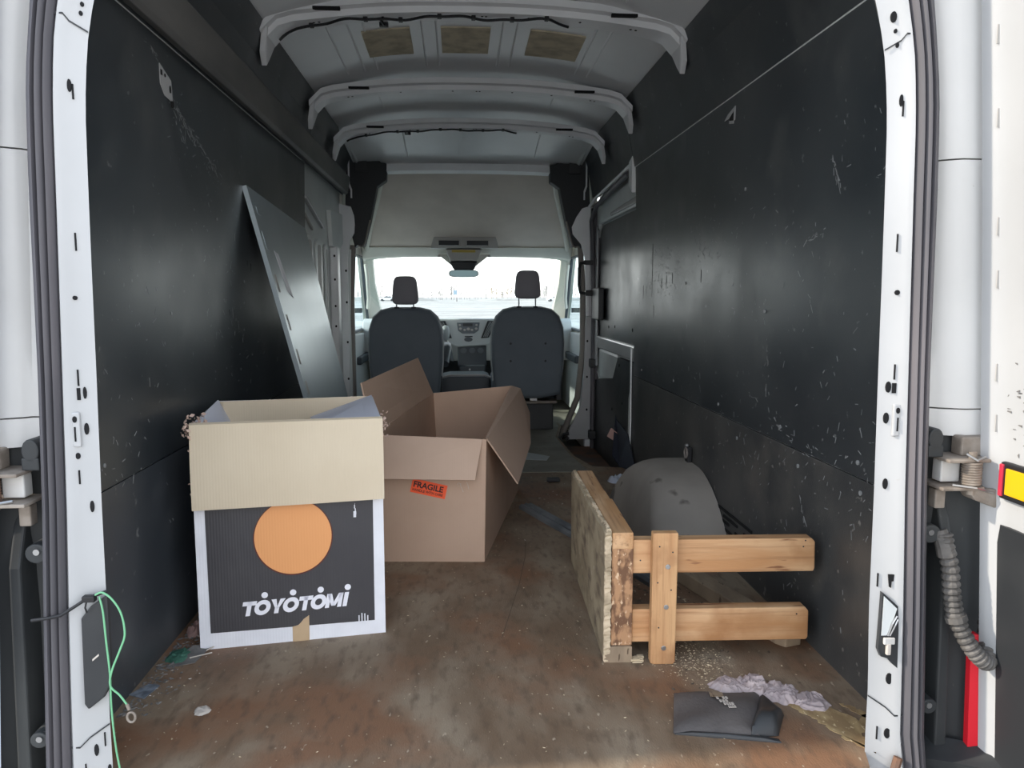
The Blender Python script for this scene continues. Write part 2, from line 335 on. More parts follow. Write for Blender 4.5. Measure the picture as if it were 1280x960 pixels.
# floor
b = B()
fp = [(-.875, .10), (-.765, .012), (-.745, -.045), (.745, -.045), (.765, .012), (.875, .10), (.875, 2.66), (.66, 2.72), (.60, 3.0), (.58, 3.62), (.66, 4.04), (.66, 4.2), (-.875, 4.2)]
b.prism([(x, y, -.018) for x, y in fp], (0, 0, .018))
fl = b.build('floor', 'floor_wood', kind='structure')
b = B(); b.prism([(x, y, .0) for x, y in ((-.60, 2.62), (.62, 2.58), (.575, 3.05), (.565, 3.62), (.64, 4.04), (.64, 5.2), (-.86, 5.2), (-.86, 2.9))], (0, 0, .003)); b.build('floor_mat', 'floor_grey', fl)
b = B(); b.box(-.98, .98, -.05, 5.3, -.34, -.24); b.build('under_floor', 'dirty_black', fl)
b = B(); b.prism([(.56, 2.72, -.16), (.90, 2.72, -.16), (.90, 4.1, -.16), (.56, 4.1, -.16)], (0, 0, -.02)); b.build('side_step', 'rust', fl)
b = B(); b.sheet([(.585, 2.74, -.005), (.585, 4.0, -.005), (.60, 4.0, -.16), (.60, 2.74, -.16)], .01); b.build('step_riser', 'dirty_black', fl)
# crack / seam lines in the plywood
for pts in ([(.175, 1.45), (.155, 1.25), (.115, 1.0), (.035, .60)], [(-.05, .98), (.0, 1.03), (.11, 1.05)]):
    b = B()
    for (x0, y0), (x1, y1) in zip(pts, pts[1:]):
        b.prism([(x0-.0009, y0, .0002), (x0+.0009, y0, .0002), (x1+.0009, y1, .0002), (x1-.0009, y1, .0002)], (0, 0, .0004))
    b.build('floor_crack', 'chip_dark', fl)
# bare yellow wood showing where the top ply has torn
for poly in ([(.66, .235), (.70, .20), (.76, .19), (.81, .12), (.865, .165), (.83, .10), (.79, .06), (.785, .0), (.755, .03), (.735, .07), (.72, .12), (.69, .17)], [(.80, .19), (.83, .175), (.86, .12), (.835, .13)]):
    rg = []; rb = random.Random(5)
    for (xa, ya), (xb, yb) in zip(poly, poly[1:]+poly[:1]):
        for k in range(7): rg.append((xa+(xb-xa)*k/7+rb.uniform(-.006, .006), ya+(yb-ya)*k/7+rb.uniform(-.005, .005)))
    b = B(); b.prism([(x, y, .0002) for x, y in rg], (0, 0, .0009)); b.build('bare_patch', 'sawdust', fl)

# ceiling: crowned roof skin, coming down towards the cab
def roof_z(x, y):
    base = 2.075-.03*max(0, min(1, (y-1.8)/1.5)) if y < 3.3 else 2.045-.175*((y-3.3)/.85)
    edge = 1.955 if y < 3.3 else 1.955-.10*((y-3.3)/.85)
    a = min(1, abs(x)/.80); return edge+(base-edge)*(1-a**2.6)
b = B(); ys = [.02, .9, 1.65, 2.58, 3.3, 3.75, 4.15]; xs = [ -.80+1.6*i/24 for i in range(25)]
b.ring_loft([[(x, y, roof_z(x, y)) for x in xs]+[(x, y, roof_z(x, y)+.02) for x in xs[::-1]] for y in ys])
ce = b.build('ceiling', 'paint_roof', kind='structure', smooth=40)
# pressed swages in the roof skin
for y0, y1, xset in ((1.78, 2.45, (-.60, -.52, -.46, -.225, -.165, .115, .175, .50, .56)), (.98, 1.5, (-.55, -.2, .2, .55)), (2.75, 3.15, (-.5, .45)), (3.45, 4.0, (-.42, .45))):
    for x in xset:
        b = B(); n = 6
        rings = []
        for k in range(n+1):
            y = y0+(y1-y0)*k/n; x2 = x*(1+.0*k)
            z = roof_z(x2, y); rings.append([(x2-.006, y, z-.0005), (x2, y, z-.006), (x2+.006, y, z-.0005), (x2, y, z+.002)])
        b.ring_loft(rings); b.build('roof_swage', 'paint_bow', ce)
# side cant rails where roof meets wall
for s in (-1, 1):
    b = B(); b.ring_loft([[(s*.80, y, 1.985), (s*.775, y, 1.975), (s*.745, y, 1.995), (s*.76, y, 2.03), (s*.80, y, 2.04)] if y < 3.3 else [(s*.80, y, 1.86), (s*.775, y, 1.85), (s*.745, y, 1.87), (s*.76, y, 1.91), (s*.80, y, 1.92)] for y in (.05, 1.6, 3.29, 4.1)])
    b.build('cant_rail', 'paint_grey', ce)
# sound-deadening pads
for x0, x1 in ((-.475, -.275), (-.145, .065), (.235, .470)):
    b = B(); y0, y1 = 1.93, 2.25; n = 4
    rr = []
    for k in range(n+1):
        x = x0+(x1-x0)*k/n; rr.append([(x, y0, roof_z(x, y0)-.008), (x, y1, roof_z(x, y1)-.008), (x, y1, roof_z(x, y1)), (x, y0, roof_z(x, y0))])
    b.ring_loft(rr); b.build('deadening_pad', 'pad', ce, label='beige sound-deadening pad')
# roof bows: crowned hat-section ribs with bracket ends
def bow(yc, w, drop, zc, wires, half=.80):
    b = B(); n = 28; rings = []
    for i in range(n+1):
        x = -half+2*half*i/n; a = abs(x)/half
        z = zc-.070*a**2.4-(.055*((a-.9)/.1)**1.5 if a > .9 else 0)
        y = yc; hw = w/2*(1+.25*max(0, a-.75)/.25)
        rings.append([(x, y-hw-.012, z+.035), (x, y-hw-.010, z+.010), (x, y-hw+.018, z+.006), (x, y-hw+.028, z-.014), (x, y+hw-.028, z-.014), (x, y+hw-.018, z+.006), (x, y+hw+.010, z+.010), (x, y+hw+.012, z+.035)])
    b.ring_loft(rings)
    bo = b.build('roof_bow', 'paint_bow', ce, smooth=35)
    def bz(x):
        a = abs(x)/half; return zc-.070*a**2.4-(.055*((a-.9)/.1)**1.5 if a > .9 else 0)
    for s in (-1, 1):
        b = B(); X = s*.805; z = bz(.80)
        b.prism([(s*.775, yc-w*.62, z+.03), (s*.775, yc+w*.5, z+.03), (s*.80, yc+w*.22, z-.055), (s*.802, yc+w*.02, z-.085), (s*.797, yc-w*.30, z-.045)], (s*.022, 0, 0)); b.build('end_bracket', 'paint_bow', bo, bevel=.004)
    # pierced holes: lozenge slots on the lip and bolt holes on the face
    rnd = random.Random(int(yc*100)); b = B()
    for x in (-.62, -.60, -.36, -.1, .02, .035, .2, .4, .60, .62): b.disc((x, yc-.01, bz(x)-.0145), 'z', .005, .005, .002, 8)
    for x in (-.30, -.05, .15, .38): b.box(x, x+.09, yc+w/2-.006, yc+w/2+.008, bz(x)+.0035, bz(x)+.0065)
    for s in (-1, 1): b.box(s*.56-.05, s*.56+.05, yc-w/2-.013, yc-w/2+.004, bz(.56)+.002, bz(.56)+.012)
    b.build('pierced_hole', 'hole', bo, kind='stuff')
    if wires:
        pts = []; x0, x1 = wires
        m = 60
        for i in range(m+1):
            t = i/m; x = x0+(x1-x0)*t; pts.append((x, yc-.012+.018*math.sin(t*19)+.008*math.sin(t*47)+(.04*max(0, t-.93)/.07)+(.05*max(0, .06-t)/.06), bz(x)-.022))
        b = B(); b.tube(pts, .0052, 6); b.build('wiring_cable', 'black', bo)
        for t in (.12, .30, .42, .55, .68, .8, .92):
            x = x0+(x1-x0)*t; q = pts[int(t*m)]; b = B(); b.box(q[0]-.008, q[0]+.008, q[1]-.012, q[1]+.012, q[2]-.006, q[2]+.008); b.build('cable_clip', 'black', bo, bevel=.002)
        x = x0+(x1-x0)*.36; q = pts[int(.36*m)]
        b = B(); b.tube([q, (q[0]+.004, q[1]+.03, q[2]-.004), (q[0]+.008, q[1]+.055, q[2]-.003)], .006, 6); b.box(q[0]-.01, q[0]+.024, q[1]+.05, q[1]+.07, q[2]-.008, q[2]+.006); b.build('cable_plug', 'black', bo)
    return bo
bow(.86, .13, 0, 2.035, None)
bow(1.66, .15, 0, 2.03, (-.76, .36))
bow(2.58, .13, 0, 1.985, None)
bow(3.32, .13, 0, 1.955, (-.74, .28))
# header between cargo roof and cab
b = B(); rr = []
for i in range(17):
    x = -.60+1.2*i/16; z = 1.842-.012*(abs(x)/.6)**2; rr.append([(x, 4.08, z-.022), (x, 4.08, z+.025), (x, 4.22, z+.03), (x, 4.22, z-.03)])
b.ring_loft(rr); b.build('cab_header', 'paint_bow', ce)

# ------------------------------------------------------------------ rear frame: jambs, seals, gutters
JIN = [(-.30, .768), (-.03, .762), (.033, .760), (.148, .760), (.31, .753), (.56, .750), (.80, .745), (.98, .742), (1.133, .739), (1.258, .736), (1.327, .732), (1.408, .722), (1.47, .708), (1.60, .668), (1.75, .60), (1.86, .50)]
JSI = [(-.30, .860), (-.03, .845), (.035, .833), (.31, .823), (.56, .811), (.80, .803), (.98, .797), (1.133, .792), (1.244, .789), (1.326, .785), (1.40, .778), (1.47, .766), (1.60, .735), (1.75, .68), (1.90, .58)]
JSO = [(-.30, .905), (-.03, .885), (.037, .875), (.31, .861), (.56, .847), (.80, .838), (.98, .834), (1.133, .831), (1.243, .827), (1.325, .823), (1.46, .806), (1.60, .785), (1.75, .74), (1.96, .64)]
GUT = [(-.35, 1.02), (.139, .985), (.61, .952), (1.048, .918), (1.458, .884), (1.75, .85), (2.0, .79)]
ZS = frange(-.28, 1.86, 46)
fid = 1
for s in (-1, 1):
    rings = []
    for z in ZS:
        i_, o_ = lerp(JIN, z), lerp(JSI, z); wd = o_-i_
        rings.append([(s*i_, .004, z), (s*(i_+wd*.60), -.004, z), (s*(i_+wd*.70), -.009, z), (s*(i_+wd*.90), -.012, z), (s*o_, -.004, z), (s*(o_+.004), .05, z), (s*(i_+.11), .10, z), (s*(i_+.050), .085, z), (s*(i_+.003), .009, z)])
    b = B(); b.ring_loft(rings)
    jm = b.build('trim_%d' % fid, 'paint', kind='structure', smooth=50); fid += 1; jm['label'] = 'white painted rear door jamb on the %s' % SIDE[s]
    # rubber weatherstrip with ribs
    rings = []
    for z in ZS:
        a, c_ = lerp(JSI, z), lerp(JSO, z); w_ = c_-a; pr = [(0, 0), (.02, -.016), (.20, -.022), (.27, -.012), (.33, -.012), (.40, -.024), (.52, -.026), (.58, -.016), (.64, -.016), (.72, -.026), (.92, -.022), (1.0, -.006), (1.0, .02), (0, .02)]
        rings.append([(s*(a+w_*u), v, z) for u, v in pr])
    b = B(); b.ring_loft(rings); b.build('weatherstrip', 'seal', jm, smooth=60)
    # outer pillar gutter, white above and dirty black below the hinge
    gt = []
    def gring(z):
        a, c_ = lerp(JSO, z), lerp(GUT, z); w_ = c_-a
        return [(s*(a-.01), .045, z), (s*(a+w_*.45), .050, z), (s*(a+w_*.55), .040, z), (s*(a+w_*.97), .020, z), (s*(c_+.09), .024, z), (s*(c_+.09), .10, z), (s*(a-.01), .10, z)]
    b = B(); b.ring_loft([gring(z) for z in frange(1.215, 2.0, 10)]); b.build('pillar_gutter', 'paint_gutter', jm, smooth=50)
    b = B(); b.ring_loft([gring(z) for z in frange(.722, 1.212, 8)]); b.build('pillar_gutter', 'paint_gutter', jm, smooth=50)
    b = B(); b.ring_loft([gring(z) for z in frange(.665, .719, 3)]); b.build('pillar_gutter', 'paint_gutter', jm, smooth=50)
    b = B(); b.ring_loft([[(x, y+.02, z) for x, y, z in gring(z0)] for z0 in frange(-.30, .665, 10) for z in (z0,)]); b.build('hinge_pocket', 'dirty_black', jm, smooth=50)
    # panel joints across the jamb
    def jx(z, u): return lerp(JIN, z)+(lerp(JSI, z)-lerp(JIN, z))*u
    for z0, z1 in ((1.405, 1.432), (.125, .085)):
        b = B(); b.prism([(s*jx(z0, -.01), .0015, z0), (s*jx(z0, .5), -.0038, z0+(z1-z0)*.6), (s*jx(z1, .72), -.0105, z1), (s*jx(z1, .97), -.0095, z1), (s*jx(z1, .97), -.0095, z1+.003), (s*jx(z1, .72), -.0105, z1+.003), (s*jx(z0, .5), -.0038, z0+(z1-z0)*.6+.003), (s*jx(z0, -.01), .0015, z0+.003)], (0, -.001, 0)); b.build('panel_joint', 'trim_dark', jm)
    # slots and holes pierced in the jamb face
    def hole(u, z, rx, rz, sq=False):
        X = s*jx(z, u); Y = .004-.008*max(0, u)/.6-.0008
        b = B()
        if sq: b.box(X-rx, X+rx, Y-.0015, Y+.001, z-rz, z+rz)
        else: b.disc((X, Y, z), 'y', rx, rz, .003, 12)
        b.build('slot' if sq else 'hole', 'hole', jm)
    hole(.46, 1.315, .0035, .011); hole(.36, 1.305, .0012, .013, True) if s < 0 else hole(.52, 1.30, .0012, .014, True)
    if s < 0:
        hole(.28, 1.452, .003, .004); hole(.28, 1.437, .003, .004)
        for u, z, rx, rz, q in ((.42, 1.045, .0012, .016, True), (.50, .945, .004, .004, False), (.50, .80, .0012, .015, True), (.50, .770, .0028, .011, True), (.33, .772, .003, .011, False), (.32, .705, .004, .011, False), (.56, .615, .0012, .013, True), (.25, .558, .0035, .011, False), (.58, .655, .004, .006, False)):
            hole(u, z, rx, rz, q)
        for u, z, rx, rz, q in ((.36, .075, .004, .012, False), (.14, .095, .001, .014, True), (.07, .035, .003, .007, False), (.07, .015, .003, .006, False), (.62, .03, .0012, .02, True)): hole(u, z, rx, rz, q)
    else:
        hole(.42, 1.465, .006, .010); hole(.42, 1.440, .003, .004); hole(.42, 1.415, .003, .005)
        for u, z, rx, rz, q in ((.45, 1.05, .0012, .017, True), (.50, .955, .005, .005, False), (.50, .80, .0012, .015, True), (.50, .768, .004, .010, True), (.32, .77, .0055, .011, False), (.28, .708, .0055, .011, False), (.32, .575, .005, .011, False)):
            hole(u, z, rx, rz, q)
        for u, z, rx, rz, q in ((.74, .36, .0012, .014, True), (.20, .375, .0012, .014, True), (.74, .30, .0012, .013, True), (.58, .165, .0065, .012, False), (.58, .045, .0065, .011, False), (.30, .045, .0012, .014, True), (.90, .01, .0012, .014, True), (.78, -.045, .0012, .013, True)): hole(u, z, rx, rz, q)
    # embossed striker pad
    b = B(); X0, X1 = s*jx(.72, .46), s*jx(.72, .72); b.prism([(min(X0, X1), -.002, .672), (max(X0, X1), -.002, .672), (max(X0, X1), -.002, .737), (min(X0, X1), -.002, .737)], (0, -.0075, 0)); b.build('striker_pad', 'paint', jm, bevel=.003)
    hh = B(); hh.disc((s*jx(.72, .60), -.0098, .724), 'y', .004, .006, .002); hh.build('hole', 'hole', jm)
    hh = B(); hh.box(s*jx(.70, .60)-.0014, s*jx(.70, .60)+.0014, -.0108, -.009, .683, .710); hh.build('slot', 'hole', jm)
    JM = jm
    if s < 0: JL = jm
    else: JR = jm
# tail header over the doors and sill below
b = B(); b.box(-.72, .72, .0, .09, 1.84, 2.06); b.build('trim_3', 'paint', kind='structure', bevel=.01)['label'] = 'white painted header above the rear opening'
b = B(); b.box(-.79, .79, -.07, .02, -.20, -.045); sl = b.build('trim_4', 'black_plastic', kind='structure', bevel=.008); sl['label'] = 'black plastic sill under the rear opening'
# black bumper corners outside
for s in (-1, 1):
    b = B(); pts = [(s*.87, .02), (s*.93, .0), (s*.99, -.03), (s*1.02, -.06)]
    b.ring_loft([[(x, y, -.055), (x, y-.018, -.015), (x, y+.05, .005), (x, y+.06, -.30), (x, y-.018, -.30)] for x, y in pts]); b.build('bumper_corner', 'dirty_black', JL if s < 0 else JR, smooth=30)
    b = B(); b.ring_loft([[(x, y-.02, -.045-.02*i), (x, y-.06, -.045-.02*i), (x, y-.06, -.30), (x, y-.02, -.30)] for i, (x, y) in enumerate(pts)]); b.build('bumper_face', 'paint_dusty', JL if s < 0 else JR)

# left jamb: black latch cover, cable tie and green earth wire
b = B(); P = [(-.793, .345), (-.775, .368), (-.742, .392), (-.744, .215), (-.760, .188), (-.790, .164), (-.797, .175)]
b.prism([(x, -.004, z) for x, z in P], (0, -.010, 0)); lc = b.build('latch_cover', 'black_plastic', JL, bevel=.003)
b = B(); b.prism([(-.776, -.0145, .262), (-.764, -.0145, .272), (-.764, -.0145, .276), (-.776, -.0145, .266)], (0, -.001, 0)); b.build('scrape', 'chalk', lc)
t = thing('cable_tie', 'black plastic cable tie looped around the left door jamb above the black latch cover', 'cable tie', (-.80, -.02, .37))
b = B(); b.tube([(-.873, -.030, .352), (-.84, -.034, .357), (-.82, -.030, .360), (-.80, -.024, .372), (-.775, -.018, .388), (-.755, -.014, .394), (-.745, -.008, .396)], .0032, 6); b.build('strap', 'black', t)
b = B(); b.box(-.785, -.762, -.024, -.010, .380, .392); b.build('tie_head', 'black', t, bevel=.002); b = B(); b.tube([(-.777, -.02, .383), (-.779, -.023, .37), (-.778, -.02, .36)], .0018, 5); b.build('tie_tail', 'black', t)
t = thing('earth_wire', 'green wire with a ring terminal hanging from the cable tie on the left jamb', 'wire', (-.72, -.02, .15))
b = B(); b.tube(smoothpath([(-.762, -.018, .393), (-.748, -.02, .398), (-.730, -.022, .385), (-.716, -.02, .355), (-.712, -.02, .315), (-.722, -.022, .285), (-.738, -.024, .245), (-.743, -.022, .215), (-.728, -.02, .195), (-.716, -.02, .176)]), .0019, 7); b.build('looped_wire', 'wire_green', t)
b = B(); b.tube(smoothpath([(-.755, -.018, .39), (-.749, -.02, .36), (-.746, -.021, .30), (-.743, -.021, .24), (-.745, -.019, .17), (-.743, -.016, .09), (-.738, -.012, .02), (-.736, -.01, -.08), (-.738, -.01, -.16)]), .0018, 7); b.build('straight_wire', 'wire_green', t)
b = B(); b.tube([(-.716, -.02, .177), (-.712, -.02, .165)], .0032, 8); ring = [(-.709+.0075*math.cos(a), -.02, .150+.010*math.sin(a)) for a in [2*PI*k/14 for k in range(15)]]; b.tube(ring, .0024, 6); b.build('ring_terminal', 'dirty_steel', t)

# right jamb: open latch aperture with its mechanism
b = B(); P = [(.772, .352), (.806, .322), (.810, .275), (.812, .190), (.800, .200), (.790, .212), (.776, .216), (.769, .232), (.770, .262)]
b.prism([(x, -.001, z) for x, z in P], (0, -.0095, 0)); ap = b.build('latch_aperture', 'black_plastic', JR)
b = B(); b.prism([(.774, -.0115, .345), (.803, -.0115, .318), (.795, -.0115, .290), (.784, -.0115, .262), (.773, -.0115, .262)], (0, -.001, 0)); b.build('inner_plate', 'paint_grey', ap)
b = B(); b.box(.777, .800, -.018, -.011, .244, .258); b.build('latch_bar', 'paint_dusty', ap, bevel=.002)
b = B(); b.box(.783, .792, -.019, -.011, .222, .246); b.build('latch_plug', 'chalk', ap, bevel=.002)
b = B(); b.tube([(.786, -.014, .262), (.793, -.016, .288), (.803, -.014, .303)], .002, 6); b.tube([(.790, -.014, .262), (.799, -.016, .285), (.805, -.014, .296)], .002, 6); b.build('latch_wires', 'steel', ap)
b = B(); b.prism([(.784, -.004, .388), (.796, -.005, .388), (.795, -.005, .374), (.791, -.005, .374), (.791, -.005, .360), (.787, -.005, .362)], (0, -.0025, 0)); b.build('slot', 'hole', JR)
b = B(); b.cyl((.82, -.02, .0), (.795, -.03, -.075), .009, 8); b.build('loose_wire_bundle', 'rust', JR)

# door hinges with coil springs
def hinge(s, lbl):
    X = s*.925
    t = bpy.data.objects.new('door_hinge', None); COL.objects.link(t); t.location = (X, 0, .55); t.parent = JL if s < 0 else JR; t['label'] = lbl
    f = lambda x: s*x
    b = B(); b.box(min(f(.878), f(.965)), max(f(.878), f(.965)), -.035, .045, .622, .629); b.build('hinge_plate', 'dirty_steel', t, bevel=.002)
    b = B(); b.box(min(f(.868), f(.955)), max(f(.868), f(.955)), -.035, .045, .566, .573); b.build('hinge_plate', 'dirty_steel', t, bevel=.002)
    b = B(); b.box(min(f(.925), f(.985)), max(f(.925), f(.985)), .0, .035, .628, .668); b.build('mount_pad', 'dirty_steel', t, bevel=.004)
    b = B(); b.prism([(f(.925), -.025, .568), (f(.94), -.03, .545), (f(.985), -.03, .528), (f(.995), -.03, .55), (f(.985), -.03, .567)], (0, .04, 0)); b.build('lower_bracket', 'dirty_steel', t, bevel=.003)
    b = B(); b.cyl((f(.934), -.022, .556), (f(.934), -.022, .642), .008, 12); b.build('hinge_pin', 'dirty_steel', t)
    n = 10*9; coil = [(f(.934)+.0165*math.cos(k*2*PI/10), -.022+.0165*math.sin(k*2*PI/10), .575+.046*k/n) for k in range(n+1)]
    b = B(); b.tube(coil, .0026, 5); b.build('coil_spring', 'rust' if s < 0 else 'dirty_steel', t, smooth=60)
    b = B(); b.tube([(f(.955), -.03, .633), (f(.934), -.038, .627), (f(.915), -.03, .640)], .0025, 5); b.build('spring_leg', 'steel', t)
    b = B(); b.tube([(f(.975), -.03, .560), (f(.934), -.040, .573), (f(.89), -.03, .578)], .0025, 5); b.build('spring_leg', 'steel', t)
    b = B(); b.box(min(f(.885), f(.925)), max(f(.885), f(.925)), .0, .03, .576, .62); b.build('hinge_arm', 'paint_dusty', t, bevel=.003)
    b = B(); b.disc((f(.868), .02, .665), 'y', .016, .022, .05, 16); b.box(min(f(.853), f(.885)), max(f(.853), f(.885)), -.005, .045, .628, .652); b.build('rubber_buffer', 'dirty_black', t, bevel=.003)
    b = B(); b.box(min(f(.880), f(.902)), max(f(.880), f(.902)), .005, .03, .520, .560); b.build('bracket_foot', 'dirty_steel', t, bevel=.003)
    return t
hinge(-1, 'rusty coil-spring hinge of the left rear door beside the left jamb')
hinge(1, 'dusty taupe coil-spring hinge of the right rear door under the white gutter')
for s, JJ in ((-1, JL), (1, JR)):
    for z, r in ((.47, .019), (.10, .016)):
        b = B(); b.disc((s*(lerp(JSO, z)+.018), .03, z), 'y', r*1.1, r, .07, 18); ob = b.build('stop_buffer', 'dirty_black', JJ, bevel=.003)
        b = B(); b.disc((s*(lerp(JSO, z)+.016), -.006, z+.004), 'y', .006, .006, .005, 10); b.build('bolt_head', 'steel', ob)
    b = B(); b.ring_loft([[(s*(lerp(JSO, z)-.012), .028, z), (s*(lerp(JSO, z)+.014), .028, z), (s*(lerp(JSO, z)+.014), .05, z), (s*(lerp(JSO, z)-.012), .05, z)] for z in frange(.175, .40, 4)]); b.build('white_strip', 'paint', JJ, bevel=.004)
    b = B(); zz = frange(-.25, .53, 8); b.ring_loft([[(s*(.925-.02*z), .052-.03*(1 if 0 < i < 8 else 0), z), (s*(.950-.03*z), .052-.03*(1 if 0 < i < 8 else 0), z), (s*(.965-.03*z), .08, z), (s*(.915-.02*z), .08, z)] for i, z in enumerate(zz)]); b.build('pocket_rib', 'dirty_black', JJ, bevel=.004)
# corrugated wiring conduit on the right
t = thing('wiring_conduit', 'grey corrugated wiring conduit looping from the right jamb to the right door', 'conduit', (.93, .0, .2))
path = [(.899, .0, .47), (.903, -.005, .44), (.911, -.01, .40), (.915, -.012, .36), (.920, -.014, .325), (.926, -.018, .295), (.940, -.025, .262), (.958, -.032, .232), (.975, -.036, .214), (.990, -.030, .208), (1.002, -.012, .222), (1.012, .008, .250), (1.018, .016, .29)]
dense = []
for i in range(len(path)-1):
    p0 = Vector(path[max(0, i-1)]); p1 = Vector(path[i]); p2 = Vector(path[i+1]); p3 = Vector(path[min(len(path)-1, i+2)])
    for k in range(8):
        u = k/8; dense.append(.5*((2*p1)+(-p0+p2)*u+(2*p0-5*p1+4*p2-p3)*u*u+(-p0+3*p1-3*p2+p3)*u**3))
dense.append(Vector(path[-1]))
b = B(); b.tube(dense, [.0135 if (i % 3) == 0 else .0175 for i in range(len(dense))], 12); b.build('corrugated_tube', 'hose', t)
b = B(); b.tube([(.893, .005, .475), (.900, -.004, .445), (.905, -.006, .425)], [.014, .017, .0185], 12); b.build('boot', 'hose', t)
b = B(); b.tube([dense[38], dense[41]], .021, 14); b.build('collar', 'hose', t)

# rear doors
DT = [(-.35, 1.028), (0, 1.006), (.5, .974), (1.08, .936), (1.5, .904), (1.9, .862)]
def d2(z): return lerp(DT, z)
# right door, opened square to the van: inner face looks towards the opening
b = B(); zz = frange(-.30, 1.86, 18)
b.ring_loft([[(d2(z), .0, z), (d2(z)+.004, -.016, z), (d2(z)+.012, -.026, z), (d2(z)+.02, -.06, z), (d2(z)+.02, -.76, z), (d2(z)+.07, -.76, z), (d2(z)+.07, .0, z)] for z in zz])
dr = b.build('door_2', 'paint', kind='structure', smooth=40); dr['label'] = 'open right rear door, inner face'
b = B(); b.ring_loft([[(d2(z)+.0125, -.034 if z > -.2 and z < .49 else -.042, z), (d2(z)+.019, -.70, z), (d2(z)+.024, -.70, z), (d2(z)+.022, -.034, z)] for z in (-.25, -.2, .0, .25, .46, .498)]); b.build('door_trim_panel', 'black_plastic', dr)
X = d2(.6)+.009
b = B(); b.box(X-.002, X+.012, -.20, -.046, .555, .628); rf = b.build('reflector_lamp', 'black', dr, bevel=.004)
b = B(); b.box(X-.006, X+.006, -.058, -.048, .560, .624); b.build('red_lens', 'red_reflector', rf, bevel=.002)
b = B(); b.box(X-.006, X+.006, -.17, -.066, .566, .618); b.build('amber_lens', 'yellow_reflector', rf, bevel=.002)
for z in (1.43, 1.28, .98, 1.08, .80, .70):
    b = B(); xx = d2(z)+.010; b.box(xx-.001, xx+.01, -.031, -.029, z-.017, z+.017); b.build('slot', 'trim_grey', dr)
b = B()
rnd = random.Random(3)
for _ in range(40):
    y, z = -rnd.uniform(.05, .12), rnd.gauss(.74, .05); L = rnd.uniform(.002, .012); xx = d2(z)+.0195-(.06+y)*.0*0; b.prism([(d2(z)+.0185+(y+.06)*(-.1 if y > -.06 else 0), y, z), (d2(z)+.0185, y-L, z+rnd.uniform(-.004, .004)), (d2(z)+.0185, y-L, z+rnd.uniform(.0, .004)+.001), (d2(z)+.0185, y, z+.0015)], (-.0006, 0, 0))
b.build('scratch_marks', 'grey_debris', dr, kind='stuff')
b = B(); b.ring_loft([[(d2(z)-.012-.010*(.25-z)/.35+.0, .006, z), (d2(z)+.002, .002, z), (d2(z)+.002, .02, z), (d2(z)-.012-.010*(.25-z)/.35, .02, z)] for z in (-.06, .0, .08, .17, .25)]); b.build('tail_lamp_edge', 'red_plastic', dr)
# left door, folded wide open: only its edge shows
b = B(); b.ring_loft([[(-d2(z)+.045, -.015, z), (-d2(z)+.03, -.035, z), (-d2(z)-.75, -.10, z), (-d2(z)-.75, -.06, z), (-d2(z)+.03, .012, z)] for z in zz])
dl = b.build('door_1', 'door_strip_blue', kind='structure', smooth=40); dl['label'] = 'left rear door folded wide open'
b = B(); b.ring_loft([[(-d2(z)-.06, -.045, z), (-d2(z)-.70, -.10, z), (-d2(z)-.70, -.104, z), (-d2(z)-.06, -.052, z)] for z in (-.25, .0, .25, .46)]); b.build('door_trim_panel', 'black_plastic', dl)

# ------------------------------------------------------------------ left side beyond the lining: bare body side
b = B(); X = -.90
b.prism([(X, 2.60, -.25), (X, 4.10, -.25), (X, 4.10, 1.72), (X, 2.60, 1.72)], (-.02, 0, 0))
bs = b.build('wall_left_front', 'paint_grey', kind='structure', bevel=.0); bs['label'] = 'bare grey painted body side ahead of the left lining'
for y0, y1, z0, z1 in ((2.76, 2.96, .45, 1.28), (3.05, 3.24, .42, 1.27), (3.36, 3.44, .40, 1.26)):
    b = B(); n = 8; P = []
    r = .06 if y1-y0 > .1 else .03
    for cy, cz, a0 in ((y1-r, z1-r, 0), (y0+r, z1-r, 90), (y0+r, z0+r, 180), (y1-r, z0+r, 270)):
        for k in range(6): a = math.radians(a0+18*k); P.append((X+.001, cy+r*math.cos(a), cz+r*math.sin(a)))
    b.prism(P, (.014, 0, 0)); q = b.build('pressed_panel', 'paint_grey', bs, bevel=.004)
    b = B(); b.prism([(p[0]+.0145, (p[1]-(y0+y1)/2)*.62+(y0+y1)/2, (p[2]-(z0+z1)/2)*.93+(z0+z1)/2) for p in P], (.0012, 0, 0)); b.build('recess', 'trim_grey', q)
b = B(); b.prism([(X+.002, 2.78, 1.46), (X+.002, 3.30, 1.345), (X+.002, 3.30, 1.36), (X+.002, 2.78, 1.48)], (.02, 0, 0)); b.build('upper_swage', 'paint', bs, bevel=.004)
b = B(); b.prism([(X+.002, 2.78, 1.37), (X+.002, 2.98, 1.31), (X+.002, 2.98, 1.325), (X+.002, 2.78, 1.385)], (.012, 0, 0)); b.build('lower_swage', 'trim_grey', bs)
b = B(); b.box(X+.002, X+.012, 2.70, 2.73, 1.44, 1.52); b.build('slot', 'hole', bs)
b = B(); b.prism([(X, 3.50, 1.48), (X, 3.98, 1.50), (X, 4.0, 1.30), (X, 3.80, 1.24), (X, 3.55, 1.26)], (.03, 0, 0)); b.build('upper_gusset', 'paint_grey', bs, bevel=.006)
b = B(); b.box(X, X+.05, 3.60, 3.70, .30, 1.26); fgl = b.build('pillar_flange', 'paint_bow', bs, bevel=.008)
for z in (.30+.06, .52, .75, .88, 1.05, 1.20):
    b = B(); b.disc((X+.03, 3.597, z), 'y', .006, .008, .004, 12); b.build('hole', 'hole', fgl)

